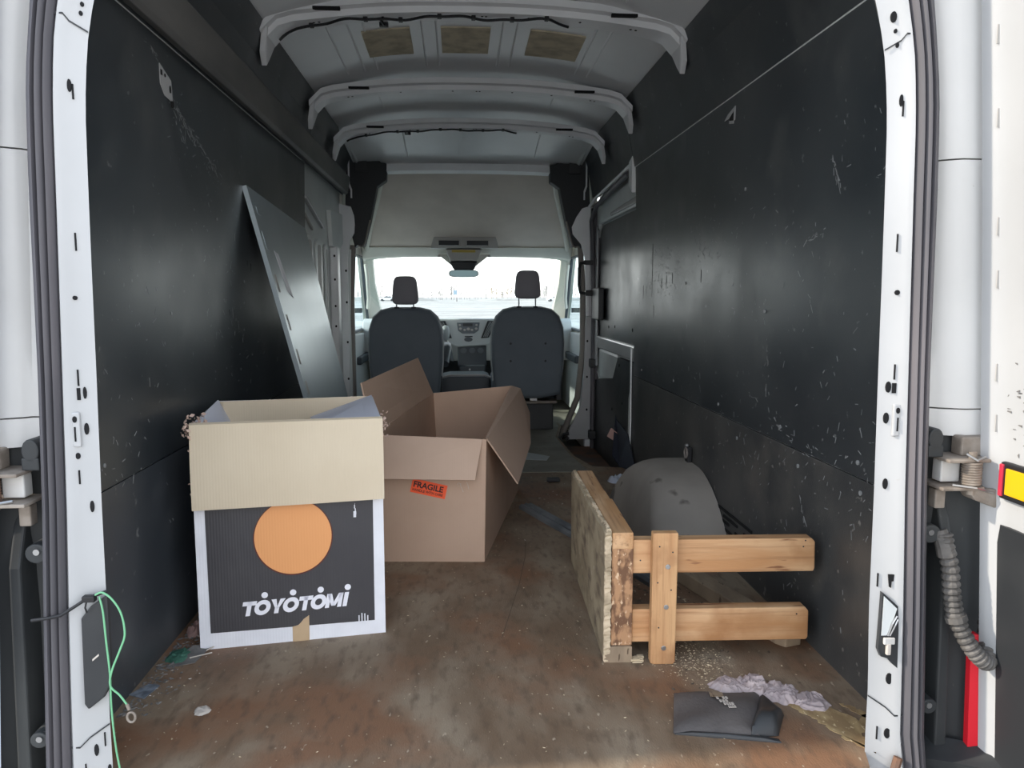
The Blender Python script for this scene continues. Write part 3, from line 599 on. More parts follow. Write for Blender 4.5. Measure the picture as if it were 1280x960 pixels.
# ------------------------------------------------------------------ B-pillars, corner trims, cab shell
for s in (-1, 1):
    b = B(); b.prism([(s*.905, 4.08, -.20), (s*.84, 4.08, -.20), (s*.84, 4.08, .30), (s*.845, 4.08, .80), (s*.83, 4.08, 1.27), (s*.905, 4.08, 1.27)], (0, .06, 0)); bp_ = b.build('trim_%d' % (6 if s < 0 else 7), 'paint_bow' if s > 0 else 'paint_grey', kind='structure', bevel=.005)
    bp_['label'] = 'painted pillar behind the %s front door' % SIDE[s]
    for z in (.12, .36, .62, .90, 1.12): 
        b = B(); b.disc((s*(.848 if s > 0 else .862), 4.049 if s > 0 else 4.044, z), 'y', .007, .009, .004, 10); b.build('hole', 'hole', bp_)
    b = B(); P = [(.80, 1.28), (.785, 1.30), (.735, 1.29), (.69, 1.46), (.655, 1.62), (.64, 1.70), (.575, 1.745), (.570, 1.86), (.61, 1.865), (.66, 1.93), (.72, 1.955), (.84, 1.94), (.86, 1.60), (.86, 1.40), (.82, 1.36)]
    b.prism([(s*(x), 4.07, z) for x, z in P], (0, .10, 0)); ct = b.build('corner_trim', 'trim_dark', bp_, bevel=.006)
    b = B(); b.prism([(s*x, 4.066, z) for x, z in ((.79, 1.93), (.71, 1.92), (.70, 1.80), (.79, 1.80))], (0, -.012, 0)); b.build('trim_pocket', 'trim_grey' if 0 else 'black_plastic', ct, bevel=.004)
    b = B(); b.prism([(s*x, 4.066, z) for x, z in ((.835, 1.90), (.825, 1.90), (.825, 1.72), (.81, 1.68), (.81, 1.62), (.82, 1.62), (.82, 1.67), (.835, 1.71))], (0, -.015, 0)); b.build('flange_edge', 'paint_bow', ct)
    b = B(); b.tube([(s*.775, 4.06, 1.295), (s*.755, 4.06, 1.288), (s*.74, 4.06, 1.295), (s*.728, 4.06, 1.32), (s*.69, 4.06, 1.47)], .006, 6); b.build('trim_lip', 'trim_brown', ct)
    b = B(); b.tube([(s*.80, 4.12, 1.30), (s*.822, 4.12, .95), (s*.825, 4.12, .55), (s*.79, 4.12, .2), (s*.71, 4.12, .0), (s*.67, 4.12, -.10)] if s > 0 else [(s*.82, 4.12, 1.30), (s*.84, 4.12, .9), (s*.84, 4.12, .4), (s*.84, 4.12, .0)], .022, 10); b.build('pillar_trim', 'trim_brown' if 1 else 'trim_grey', bp_, smooth=60)
    if s > 0:
        b = B(); b.prism([(.90, 4.05, -.10), (.69, 4.05, -.10), (.72, 4.05, -.03), (.80, 4.05, .14), (.825, 4.05, .36), (.835, 4.05, .8), (.86, 4.05, .8), (.90, 4.05, .8)], (0, .02, 0)); b.build('pillar_gusset', 'paint', bp_, bevel=.003)
        b = B(); b.prism([(s*x, 4.045, z) for x, z in ((.835, .8), (.832, 1.0), (.825, 1.2), (.795, 1.31), (.735, 1.38), (.728, 1.43), (.76, 1.50), (.80, 1.56), (.86, 1.58), (.86, .8))], (0, .02, 0)); b.build('pillar_crown', 'paint_bow', bp_, bevel=.003)
        b = B(); b.tube([(.662, 4.02, -.085), (.68, 4.02, -.055), (.715, 4.02, -.05)], .012, 7); b.tube([(.69, 4.02, -.10), (.71, 4.02, -.075)], .014, 7); b.build('step_wiring', 'black', bp_)
    else:
        b = B(); b.prism([(s*x, 4.045, z) for x, z in ((.86, -.1), (.85, .6), (.85, 1.2), (.83, 1.33), (.80, 1.38), (.795, 1.44), (.80, 1.50), (.82, 1.56), (.90, 1.58), (.90, -.1))], (0, .02, 0)); b.build('pillar_crown', 'paint_bow', bp_, bevel=.003)
# cab side with door glass
for s in (-1, 1):
    X = s*.885; D = s*.03
    b = B()
    def quadp(P): b.prism([(X, y, z) for y, z in P], (D, 0, 0))
    quadp([(4.10, -.25), (5.75, -.25), (5.75, .66), (4.10, .66)]); quadp([(4.10, .66), (4.30, .66), (4.30, 1.30), (4.10, 1.30)])
    quadp([(4.085, 1.30), (4.30, 1.27), (5.05, 1.27), (5.5, 1.30), (5.0, 1.95), (4.085, 1.95)]); quadp([(5.05, 1.27), (5.45, .66), (5.80, .66), (5.40, 1.30)])
    cs = b.build('wall_cab_'+SIDE[s], 'trim_beige', kind='structure'); cs['label'] = 'inside of the %s front door and cab side' % SIDE[s]
    b = B(); b.prism([(X+D*.4, 4.30, .66), (X+D*.4, 5.45, .66), (X+D*.4, 5.05, 1.27), (X+D*.4, 4.30, 1.27)], (D*.15, 0, 0)); b.build('window_%d' % (2 if s < 0 else 3), 'glass_side', cs)
    b = B(); b.tube([(X-D*.3, 4.31, .67), (X-D*.3, 4.31, 1.26), (X-D*.3, 5.04, 1.26), (X-D*.3, 5.43, .67), (X-D*.3, 4.31, .67)], .014, 6); b.build('glass_seal', 'dash_dark', cs)
    b = B(); b.prism([(X-D, 4.25, .0), (X-D, 5.2, .0), (X-D, 5.2, .64), (X-D, 4.25, .66)], (D*.9, 0, 0)); dc = b.build('door_card', 'dash', cs, bevel=.01)
    b = B(); b.prism([(X-D*2.2, 4.45, .42), (X-D*2.2, 5.0, .42), (X-D*2.2, 5.0, .48), (X-D*2.2, 4.45, .48)], (D*1.3, 0, 0)); b.build('armrest', 'dash_dark', dc, bevel=.01)
    # A-pillar trim, a beige band leaning forwards
    b = B(); b.ring_loft([[(s*.875, y+dy, z) for dy in (-.05, .05)]+[(s*(xi), y+.07, z), (s*(xi+.005), y-.0, z)] for y, z, xi in ((4.98, 1.36, .75), (5.10, 1.27, .79), (5.25, 1.05, .79), (5.40, .85, .765), (5.50, .70, .745), (5.55, .60, .74))])
    b.build('pillar_cover', 'trim_beige', cs, smooth=40)
    b = B(); b.tube([(s*.845, 5.05, 1.20), (s*.83, 5.02, 1.12), (s*.83, 5.10, .92), (s*.845, 5.16, .84)], .015, 8); b.build('grab_handle', 'trim_beige', cs, smooth=60)
    # door mirror outside
    mr = B(); mr.box(min(s*.98, s*1.16), max(s*.98, s*1.16), 5.15, 5.25, .78, 1.10); m_ = mr.build('door_mirror', 'black_plastic', bevel=.03); centre(m_)
    tag(m_, 'black door mirror seen through the %s side window' % SIDE[s], 'mirror')
    b = B(); b.box(min(s*.90, s*1.0), max(s*.90, s*1.0), 5.18, 5.22, .80, .84); b.build('mirror_arm', 'black_plastic', m_)
# cab floor, firewall, roof over the cab
b = B(); b.box(-.88, .88, 4.2, 5.8, -.05, -.02); b.build('floor_cab', 'floor_grey', kind='structure')['label'] = 'cab floor ahead of the seats'
b = B(); b.box(-.9, .9, 5.7, 5.76, -.25, .66); b.build('wall_front', 'dash_dark', kind='structure')
b = B(); rr = []
for i in range(21):   # headliner shelf: drops from the header to above the windshield
    x = -.80+1.6*i/20; a = abs(x)/.80
    top = 1.828-.015*a**2; rr.append([(x*.74, 4.17, top), (x*.86, 4.55, 1.62-.02*a*a), (x*1.0, 4.86, 1.395+.0*a), (x*1.02, 4.95, 1.335), (x*1.02, 5.00, 1.335), (x*1.02, 5.0, 1.47), (x*.9, 4.5, 1.93), (x*.74, 4.17, 1.93)])
b.ring_loft(rr); hl = b.build('ceiling_cab', 'headliner', kind='structure', smooth=50); hl['label'] = 'grey fabric headliner and overhead shelf above the windshield'
for s in (-1, 1):
    b = B(); b.tube([(s*.60, 4.15, 1.84), (s*.66, 4.40, 1.70), (s*.76, 4.70, 1.48), (s*.815, 4.90, 1.345), (s*.83, 5.0, 1.31)], .022, 8); b.build('headliner_edge', 'trim_beige', hl, smooth=60)
    b = B(); b.prism([(s*.60, 4.16, 1.86), (s*.88, 4.16, 1.86), (s*.88, 4.95, 1.36), (s*.82, 4.95, 1.36)], (0, 0, .02)); b.build('headliner_side', 'trim_grey', hl)
b = B(); rr = []
for i in range(17):
    x = -.86+1.72*i/16; a = abs(x)/.86; rr.append([(x, 4.93, 1.335), (x, 4.99, 1.275-.03*a**6), (x, 5.08, 1.265-.04*a**6), (x, 5.10, 1.36), (x, 4.97, 1.37)])
b.ring_loft(rr); b.build('windshield_header', 'trim_beige', hl, smooth=40)
# windshield
def ws(x, t):  # t 0 top .. 1 bottom
    return (x*(1-.0*t), 5.06+.62*t-.10*(abs(x)/.84)**2, 1.31-.68*t)
b = B(); xs = [-.84+1.68*i/12 for i in range(13)]
b.ring_loft([[ws(x, 0) for x in xs]+[(p[0], p[1]+.006, p[2]+.003) for p in [ws(x, 0) for x in xs[::-1]]], [ws(x, .5) for x in xs]+[(p[0], p[1]+.006, p[2]+.003) for p in [ws(x, .5) for x in xs[::-1]]], [ws(x, 1) for x in xs]+[(p[0], p[1]+.006, p[2]+.003) for p in [ws(x, 1) for x in xs[::-1]]]])
b.build('window_1', 'glass', kind='structure')['label'] = 'windshield'
# overhead console
t = thing('overhead_console', 'grey overhead console with two open trays and a yellow warning label above the mirror', 'console', (-.01, 4.87, 1.24))
def zpx(x0, x1, z0, z1, y, dy, dx=0.): return [(x0, y, z0), (x1, y, z0), (x1-dx, y, z1), (x0+dx, y, z1)]
b = B(); b.prism([(-.30, 4.83, 1.325), (.25, 4.83, 1.325), (.225, 4.83, 1.415), (-.275, 4.83, 1.415)], (0, .10, 0)); b.build('console_face', 'trim_grey', t, bevel=.008)
for x0, x1 in ((-.245, -.06), (-.02, .175)):
    b = B(); b.box(x0, x1, 4.823, 4.84, 1.335, 1.392); tr = b.build('tray_frame', 'trim_grey', t, bevel=.006)
    b = B(); b.box(x0+.012, x1-.012, 4.8195, 4.824, 1.348, 1.385); b.build('tray_opening', 'trim_dark', tr)
    b = B(); b.box(x0+.015, x1-.02, 4.8175, 4.8215, 1.344, 1.3485); b.build('tray_lip', 'seat_edge', tr)
b = B(); b.prism([(-.185, 4.835, 1.318), (.115, 4.835, 1.318), (.075, 4.835, 1.225), (-.145, 4.835, 1.225)], (0, .12, 0)); b.build('console_neck', 'trim_grey', t, bevel=.01)
b = B(); b.box(-.13, .06, 4.828, 4.8345, 1.292, 1.312); b.build('warning_label', 'dim_yellow', t)
b = B(); b.prism([(-.15, 4.85, 1.222), (.08, 4.85, 1.222), (.05, 4.85, 1.155), (-.115, 4.85, 1.155)], (0, .14, 0)); b.build('sensor_housing', 'trim_dark', t, bevel=.012)
for s in (-1, 1):
    b = B(); b.disc((-.03+s*.205, 4.93, 1.268), 'y', .012, .010, .02, 12); b.build('visor_clip', 'trim_grey', t)
b = B(); b.prism([(-.25, 4.955, 1.285), (.19, 4.955, 1.285), (.07, 4.955, 1.19), (-.13, 4.955, 1.19)], (0, .02, 0)); b.build('bracket_cover', 'trim_beige', t, bevel=.004)
t = thing('rear_view_mirror', 'interior rear-view mirror with pale teal glass under the overhead console', 'mirror', (-.03, 4.9, 1.1))
b = B(); P = []
for k in range(28):
    a = 2*PI*k/28; P.append((-.035+.122*math.copysign(abs(math.cos(a))**.55, math.cos(a)), 4.88, 1.125+.031*math.copysign(abs(math.sin(a))**.6, math.sin(a))))
b.prism(P, (0, .03, 0)); b.build('mirror_shell', 'trim_grey', t, bevel=.004)
b = B(); b.prism([((p[0]+.035)*.93-.035, 4.8785, (p[2]-1.125)*.86+1.125) for p in P], (0, -.001, 0)); b.build('mirror_pane', 'mirror_glass', t)
b = B(); b.tube([(-.03, 4.92, 1.13), (-.03, 4.98, 1.17), (-.03, 5.05, 1.22)], .012, 8); b.build('mirror_stem', 'trim_dark', t)

# dashboard
t = thing('dashboard', 'light grey dashboard with radio stack and slanted air vents between the seats', 'dashboard', (0, 5.1, .3)); dsh = t
b = B(); b.ring_loft([[(x, 4.98, .56), (x, 4.95, .66), (x, 4.97, .73), (x, 5.04, .755), (x, 5.68, .70), (x, 5.68, .40), (x, 5.02, .40)] for x in (-.87, -.4, -.1, .1, .4, .87)]); b.build('dash_top', 'dash', t, bevel=.01, smooth=40)
b = B(); b.prism([(-.27, 4.93, .755), (.26, 4.93, .755), (.24, 4.93, .60), (.16, 4.93, .535), (-.10, 4.93, .52), (-.17, 4.93, .56)], (0, .06, 0)); ctr = b.build('centre_stack', 'dash', t, bevel=.012)
b = B(); b.prism([(-.095, 4.922, .725), (.095, 4.922, .725), (.085, 4.922, .66), (.05, 4.922, .635), (-.05, 4.922, .635), (-.085, 4.922, .66)], (0, .01, 0)); rd = b.build('radio', 'radio', ctr, bevel=.004)
b = B(); b.box(-.045, .035, 4.918, 4.923, .695, .718); b.build('radio_display', 'trim_dark', rd)
for dx, dz, r in ((-.065, .675, .012), (-.03, .665, .011), (0, .672, .014), (.03, .665, .011), (.065, .675, .012), (-.07, .705, .01), (.068, .705, .01)):
    b = B(); b.disc((dx, 4.917, dz), 'y', r, r*.8, .01, 12); b.build('knob', 'trim_grey', rd)
b = B(); b.box(-.03, .035, 4.918, 4.925, .605, .614); b.build('disc_slot', 'trim_dark', ctr)
b = B(); b.disc((0, 4.92, .585), 'y', .035, .018, .01, 16); b.build('hazard_switch', 'dash_dark', ctr)
for x0, sl in ((.115, .06), (-.235, -.06)):
    s_ = 1 if x0 > 0 else -1
    b = B(); xs_ = [(.105, .595), (.170, .60), (.235, .735), (.160, .74)]
    b.prism([(s_*x-(0.03 if s_ < 0 else 0), 4.922, z) for x, z in xs_], (0, .012, 0)); vt = b.build('air_vent', 'trim_dark', ctr, bevel=.003)
    for k in range(4):
        u = .2+.2*k; b = B(); A = (s_*(.115+.05*u), .605); C = (s_*(.165+.06*u), .73); o = (.03 if s_ < 0 else 0)
        b.prism([(A[0]-o-.0012, 4.919, A[1]), (A[0]-o+.0012, 4.919, A[1]), (C[0]-o+.0012, 4.919, C[1]), (C[0]-o-.0012, 4.919, C[1])], (0, -.004, 0)); b.build('vent_slat', 'dash', vt)
b = B(); b.box(-.09, .15, 4.96, 5.05, .36, .53); lw = b.build('lower_stack', 'dash_dark', t, bevel=.008)
for x in (-.04, .03, .10):
    b = B(); b.disc((x, 4.956, .49), 'y', .026, .022, .012, 18); kb = b.build('climate_knob', 'radio', lw, bevel=.002)
    b = B(); b.disc((x, 4.949, .49), 'y', .012, .012, .008, 12); b.build('knob_cap', 'radio', kb)
b = B(); b.box(-.08, .14, 4.93, 5.02, .20, .37); b.build('lower_tray', 'dash_dark', t, bevel=.01)
b = B(); b.disc((.01, 4.927, .335), 'y', .008, .008, .006, 10); b.build('power_socket', 'steel', t)
# gear lever and steering wheel
t = bpy.data.objects.new('gear_lever', None); COL.objects.link(t); t.parent = dsh; t.location = Vector((-.18, 4.85, .5))-dsh.location; t['label'] = 'gear lever with a pale grey knob'
b = B(); b.tube([(-.19, 4.86, .46), (-.185, 4.80, .56), (-.18, 4.78, .60)], .012, 8); b.build('lever', 'trim_grey', t)
b = B(); b.ring_loft([[(-.185+rx*math.cos(2*PI*k/12), 4.78+rx*math.sin(2*PI*k/12), z) for k in range(12)] for rx, z in ((.012, .585), (.026, .605), (.034, .64), (.033, .675), (.022, .70), (.006, .708))]); b.build('knob', 'seat_edge', t, smooth=60)
b = B(); b.ring_loft([[(-.185+rx*math.cos(2*PI*k/4+.78), 4.84+rx*math.sin(2*PI*k/4+.78), z) for k in range(4)] for rx, z in ((.09, .42), (.07, .50), (.02, .56))]); b.build('boot', 'dash_dark', t)
t = thing('steering_wheel', 'dark steering wheel ahead of the left seat', 'steering wheel', (-.46, 4.75, .6))
rg = []
for k in range(29):
    a = 2*PI*k/28; rg.append((-.46+.19*math.cos(a), 4.74-.07*math.sin(a)+.03, .64+.17*math.sin(a)))
b = B(); b.tube(rg, .015, 8); b.build('rim', 'trim_dark', t, smooth=60)
b = B(); b.disc((-.46, 4.79, .63), 'y', .06, .055, .04, 16); b.build('hub', 'trim_dark', t, bevel=.008)
for a in (200, 340, 270):
    a = math.radians(a); b = B(); b.tube([(-.46, 4.79, .63), (-.46+.18*math.cos(a), 4.77-.06*math.sin(a), .64+.16*math.sin(a))], .012, 6); b.build('spoke', 'trim_dark', t)
b = B(); b.cyl((-.46, 4.81, .62), (-.46, 4.955, .58), .035, 12); b.build('column', 'dash_dark', t)
# centre bin
t = thing('storage_bin', 'low dark storage bin on the floor between the two front seats', 'bin', (-.03, 4.3, 0))
b = B(); b.prism([(-.215, 4.2, .0), (.125, 4.2, .0), (.155, 4.2, .34), (.11, 4.2, .355), (-.15, 4.2, .355), (-.235, 4.2, .335)], (0, .40, 0)); b.build('bin_body', 'dash_dark', t, bevel=.015)
b = B(); b.tube([(-.235, 4.2, .34), (-.15, 4.2, .362), (.11, 4.2, .362), (.155, 4.2, .345)], .008, 8); b.build('bin_rim', 'trim_grey', t)

# seats
def sq(cx, cz, rx, rz, y, n=28, e=.5):
    return [(cx+rx*math.copysign(abs(math.cos(2*PI*k/n))**e, math.cos(2*PI*k/n)), y, cz+rz*math.copysign(abs(math.sin(2*PI*k/n))**e, math.sin(2*PI*k/n))) for k in range(n)]
def seat(cx, lbl, hz, bz0):
    t = thing('van_seat', lbl, 'seat', (cx, 4.0, 0), group=None)
    def outline(f, y):
        P = [(-.225, .26), (-.235, .36), (-.248, .50), (-.25, .62), (-.243, .72), (-.215, .80), (-.165, .845), (-.09, .862), (.09, .862), (.165, .845), (.215, .80), (.243, .72), (.25, .62), (.248, .50), (.235, .36), (.225, .26), (.10, .235), (-.10, .235)]
        return [(cx+x*f, y, bz0+.56+(z-.56)*f) for x, z in P]
    b = B(); b.ring_loft([outline(.90, 3.795), outline(.965, 3.80), outline(1.0, 3.825), outline(1.0, 3.89), outline(.95, 3.93)]); b.build('backrest', 'seat_cloth', t, smooth=55)
    b = B(); P = outline(1.008, 3.86)[1:15]; b.tube(P, .008, 6); b.build('piping', 'seat_edge', t)
    for x in (-.10, .10) if cx > 0 else ():
        for z in (.62, .50): b = B(); b.disc((cx+x*1.2, 3.796, z), 'y', .008, .008, .004, 10); b.build('button', 'trim_dark', t)
    b = B(); b.ring_loft([sq(cx, hz-.003, .093*f, .097*f, y, 32, .42) for f, y in ((.86, 3.80), (.97, 3.808), (1.0, 3.83), (1.0, 3.87), (.92, 3.90))])
    # taper: narrower at the top
    b.v = [(cx+(v[0]-cx)*(1-.10*((v[2]-hz)/.093+1)*.9), v[1], v[2]) for v in b.v]
    hr = b.build('headrest', 'headrest', t, smooth=50)
    for x in (-.06, .055):
        b = B(); b.cyl((cx+x, 3.85, bz0+.84), (cx+x, 3.85, hz-.07), .005, 8); b.build('headrest_post', 'steel', t)
        b = B(); b.disc((cx+x, 3.85, bz0+.865), 'z', .016, .014, .016, 12); b.build('post_collar', 'trim_dark', t)
    b = B(); b.box(cx-.24, cx+.24, 3.92, 4.42, .24, .38); b.build('seat_cushion', 'seat_cloth', t, bevel=.04, seg=3)
    b = B(); b.box(cx-.19, cx+.19, 3.90, 4.30, .0, .19); b.build('seat_pedestal', 'black_plastic', t, bevel=.01)
    b = B(); b.box(cx-.21, cx+.21, 3.86, 3.90, .195, .212); b.build('slide_rail', 'dirty_steel', t)
    b = B(); b.tube([(cx-.13, 3.87, .22), (cx-.10, 3.86, .25), (cx-.05, 3.86, .245), (cx-.02, 3.87, .21)], .008, 6); b.box(cx+.02, cx+.07, 3.865, 3.885, .215, .245); b.build('seat_mechanism', 'steel', t)
    b = B(); b.box(cx+.20, cx+.245, 3.84, 3.92, .22, .40); b.build('recliner_cover', 'black_plastic', t, bevel=.01)
    return t
s1 = seat(-.440, 'left front van seat from behind, plain charcoal cloth back, nearer the leaning metal sheet', .985, -.002)
b = B(); b.tube([(-.185, 3.95, .47), (-.165, 4.05, .56), (-.165, 4.3, .57)], .035, 10); b.build('armrest', 'dash_dark', s1, smooth=60)
s2 = seat(.395, 'right front van seat from behind, charcoal back with four small buttons', 1.025, .002)

# ------------------------------------------------------------------ sliding door on the right (door_3)
X = .905
b = B()
def slab(P, x0, x1): b.prism([(x0, y, z) for y, z in P], (x1-x0, 0, 0))
slab([(2.60, -.25), (4.12, -.25), (4.12, 1.72), (2.60, 1.72)], .935, .99)
d3 = b.build('door_3', 'paint_grey', kind='structure'); d3['label'] = 'closed sliding door with black plywood lining'
def rr_poly(y0, y1, z0, z1, r, corners=(1, 1, 1, 1)):
    P = []
    for (cy, cz, a0), c in zip(((y1, z1, 0), (y0, z1, 90), (y0, z0, 180), (y1, z0, 270)), corners):
        sy = -1 if cy == y1 else 1; sz = -1 if cz == z1 else 1
        if not c: P.append((cy, cz)); continue
        for k in range(6): a = math.radians(a0+18*k); P.append((cy+sy*r+r*math.cos(a), cz+sz*r+r*math.sin(a)))
    return P
# raised pale frame around the upper lining
b = B(); slab([(2.66, 1.44), (3.95, 1.44), (4.06, 1.32), (4.06, .40), (4.10, .40), (4.10, 1.60), (2.66, 1.60)], .905, .936); b.build('door_frame', 'paint_grey', d3, bevel=.012)
b = B(); slab([(3.93, 1.40), (3.96, 1.36), (3.94, .45), (4.02, .45), (4.05, 1.36), (3.98, 1.435)], .893, .906); b.build('frame_bead', 'paint', d3, bevel=.006)
b = B(); slab([(2.74, 1.49), (3.50, 1.475), (3.50, 1.455), (2.74, 1.455)], .892, .905); b.build('frame_bead', 'paint', d3, bevel=.005)
b = B(); slab(rr_poly(2.66, 3.95, .665, 1.425, .13, (1, 0, 0, 0)), .915, .934); b.build('ply_panel', 'ply_black', d3)
b = B(); slab([(2.66, .58), (4.06, .58), (4.06, .665), (2.66, .665)], .897, .936); b.build('door_frame', 'paint', d3, bevel=.01)
b = B(); slab([(3.30, .40), (3.95, .36), (4.06, .42), (4.06, .58), (3.30, .58)], .915, .936); b.build('frame_recess', 'paint_grey', d3, bevel=.02)
b = B(); slab([(2.66, -.20), (4.04, -.20), (4.04, .34), (3.85, .37), (3.40, .42), (3.25, .565), (2.66, .565)], .905, .934); b.build('ply_panel', 'ply_black', d3)
b = B(); b.prism([(.93, 4.03, -.22), (.93, 4.03, 1.56), (.865, 4.03, 1.56), (.865, 4.03, 1.30), (.89, 4.03, .9), (.89, 4.03, -.22)], (0, .03, 0)); b.tube([(.885, 4.02, -.20), (.885, 4.02, .9), (.875, 4.02, 1.25), (.86, 4.0, 1.47), (.865, 3.85, 1.555), (.87, 3.3, 1.60), (.875, 2.9, 1.625)], .016, 8); b.build('door_seal', 'seal', d3, smooth=50)
b = B(); b.tube([(.862, 2.76, 1.655), (.86, 3.3, 1.63), (.85, 3.8, 1.60), (.845, 4.0, 1.57)], .011, 6); b.prism([(.875, 2.72, 1.50), (.875, 2.80, 1.55), (.875, 2.80, 1.67), (.875, 2.72, 1.69)], (-.02, 0, 0)); b.build('door_channel', 'paint_bow', d3)
for z in (.46, -.06):
    b = B(); b.box(.855, .905, 3.97, 4.03, z-.025, z+.035); b.build('door_bumper', 'black_plastic', d3, bevel=.006)
b = B(); b.box(.865, .905, 3.72, 3.98, .78, 1.00); b.build('lock_case', 'black_plastic', d3, bevel=.01)
b = B(); b.tube([(.82, 4.0, .96), (.785, 4.0, .97), (.775, 4.0, 1.02), (.775, 4.0, 1.14), (.785, 4.0, 1.175), (.82, 4.0, 1.18)], .011, 8); gh = b.build('grab_handle', 'black', d3, smooth=60)
b = B(); b.box(.82, .875, 3.98, 4.02, .945, .985); b.box(.81, .875, 4.0, 4.04, 1.165, 1.195); b.build('handle_mount', 'black', gh, bevel=.004)
for (y, z) in ((3.2, .52), (3.4, .75), (3.6, .74), (2.9, .75), (3.1, .30), (3.4, .22)):
    b = B(); b.disc((.913 if z > .6 else .903, y, z), 'x', .006, .009, .004, 8); b.build('screw_head', 'black', d3)
b = B(); b.prism([(.868, 2.705, -.02), (.868, 2.69, .25), (.868, 2.70, .66), (.868, 2.715, .66), (.868, 2.715, .42), (.868, 2.74, .38), (.868, 2.74, .2), (.868, 2.73, -.02)], (-.006, 0, 0)); b.build('bare_edge_strip', 'paint_bow', walls[1])
# off-cut of dark plastic leaning in the doorway, pale card stuck at its top
o = B(); o.sheet([(.80, 2.66, .01), (.855, 2.50, .01), (.857, 2.72, .18), (.85, 3.0, .22)], .006)
o.sheet([(.80, 2.66, .01), (.85, 3.0, .22), (.848, 3.02, .24), (.77, 2.72, .06)], .004)
o = centre(o.build('plastic_offcut', 'darkblue_plastic')); tag(o, 'dark navy plastic off-cut leaning upright at the sliding door opening', 'off-cut')
o = B(); o.prism([(.775, 2.90, .135), (.815, 2.88, .11), (.835, 2.88, .155), (.80, 2.90, .185)], (0, .003, 0)); o = centre(o.build('cardboard_scrap', 'cloth_pink')); tag(o, 'small pinkish brown card scrap on top of the navy plastic off-cut', 'card')

# ------------------------------------------------------------------ ledge rail high on the left wall
b = B(); b.ring_loft([[(-wx(1.645)+.001, y, 1.640), (-.835, y, 1.628), (-.822, y, 1.640), (-.820, y, 1.655), (-.806, y, 1.742), (-.818, y, 1.752), (-wx(1.755)+.001, y, 1.758)] for y in (.10, .8, 1.6, 2.4, 3.2, 3.95)])
t = b.build('wall_ledge', 'rail_wood', bevel=.002); centre(t); tag(t, 'long dark scuffed ledge rail running high along the left black wall', 'ledge')

# ------------------------------------------------------------------ leaning grey metal sheet
A0, A1, C0, C1 = Vector((-.862, 1.525, 1.355)), Vector((-.862, 2.62, 1.29)), Vector((-.545, 1.625, .006)), Vector((-.500, 2.50, .006))
_n = (C0-A0).cross(A1-A0).normalized(); C1 = C1-_n*((C1-A0).dot(_n)); C1.z = max(C1.z, .004)
o = B(); o.sheet([C0, C1, A1, A0], .003); sh = o.build('metal_sheet', 'steel_panel')
nrm = (C1-C0).cross(A0-C0).normalized()
if nrm.x < 0: nrm = -nrm
def on_sheet(u, v): return (C0*(1-u)+C1*u)*(1-v)+(A0*(1-u)+A1*u)*v
o = B(); e = nrm*.016; o.prism([on_sheet(0, 0)-e, on_sheet(0, 1)-e, on_sheet(0, 1)+e*.1, on_sheet(0, 0)+e*.1], (0, -.003, 0)); o.build('folded_edge', 'steel_panel', sh)
for v0, v1 in ((.93, .95), (.83, .88), (.71, .76), (.60, .645), (.50, .545), (.41, .45), (.30, .34)):
    u0, u1 = (.03, .055) if v0 < .9 else (.05, .10)
    o = B(); o.prism([on_sheet(u0, v0)+nrm*.0016, on_sheet(u1, v0)+nrm*.0016, on_sheet(u1, v1)+nrm*.0016, on_sheet(u0, v1)+nrm*.0016], nrm*.001); o.build('punched_slot', 'trim_grey' if v0 < .8 else 'steel_panel', sh)
o = B(); o.prism([on_sheet(.185, .715)+nrm*.0016, on_sheet(.265, .70)+nrm*.0016, on_sheet(.205, .83)+nrm*.0016, on_sheet(.145, .835)+nrm*.0016], nrm*.001); o.build('paper_sticker', 'card_white', sh, label='torn white paper sticker')
centre(sh); tag(sh, 'tall grey metal sheet leaning on the left wall behind the white box', 'metal sheet')

# ------------------------------------------------------------------ open box with the orange disc
FL, FR = Vector((-.780, .575, 0)), Vector((-.293, .653, 0)); ux = (FR-FL).normalized(); uy = Vector((-ux.y, ux.x, 0)); Wd = (FR-FL).length; Dp = .485; H = .612
t = thing('cardboard_box', 'open white and black box with a big orange disc, beside the left wall', 'box', (FL.x, FL.y, 0), math.atan2(ux.y, ux.x), local=True)
T = .006
b = B(); b.box(0, Wd, 0, T, 0, H); b.box(0, Wd, Dp-T, Dp, 0, H); b.box(0, T, T, Dp-T, 0, H); b.box(Wd-T, Wd, T, Dp-T, 0, H); b.box(T, Wd-T, T, Dp-T, .0, T)
bd = b.build('box_body', 'card_white', t)
b = B(); b.box(T, Wd-T, Dp-T-.001, Dp-T-.0002, T, H-.001); b.box(T+.0002, T+.001, T, Dp-T, T, H-.001); b.box(Wd-T-.001, Wd-T-.0002, T, Dp-T, T, H-.001); b.box(T, Wd-T, T+.0002, T+.001, T, H-.001); b.build('inner_liner', 'card_tan', t)
b = B(); b.prism([(.028, -.0004, .045), (Wd-.030, -.0004, .040), (Wd-.028, -.0004, .50), (.026, -.0004, .50)], (0, -.0008, 0)); pr = b.build('printed_front', 'print_black', t)
b = B(); b.disc((.250, -.0015, .296), 'y', .1045, .1065, .0008, 64); b.build('disc_outline', 'print_ring', pr)
b = B(); b.disc((.250, -.0022, .297), 'y', .1015, .1035, .0008, 64); b.build('printed_disc', 'print_orange', pr)
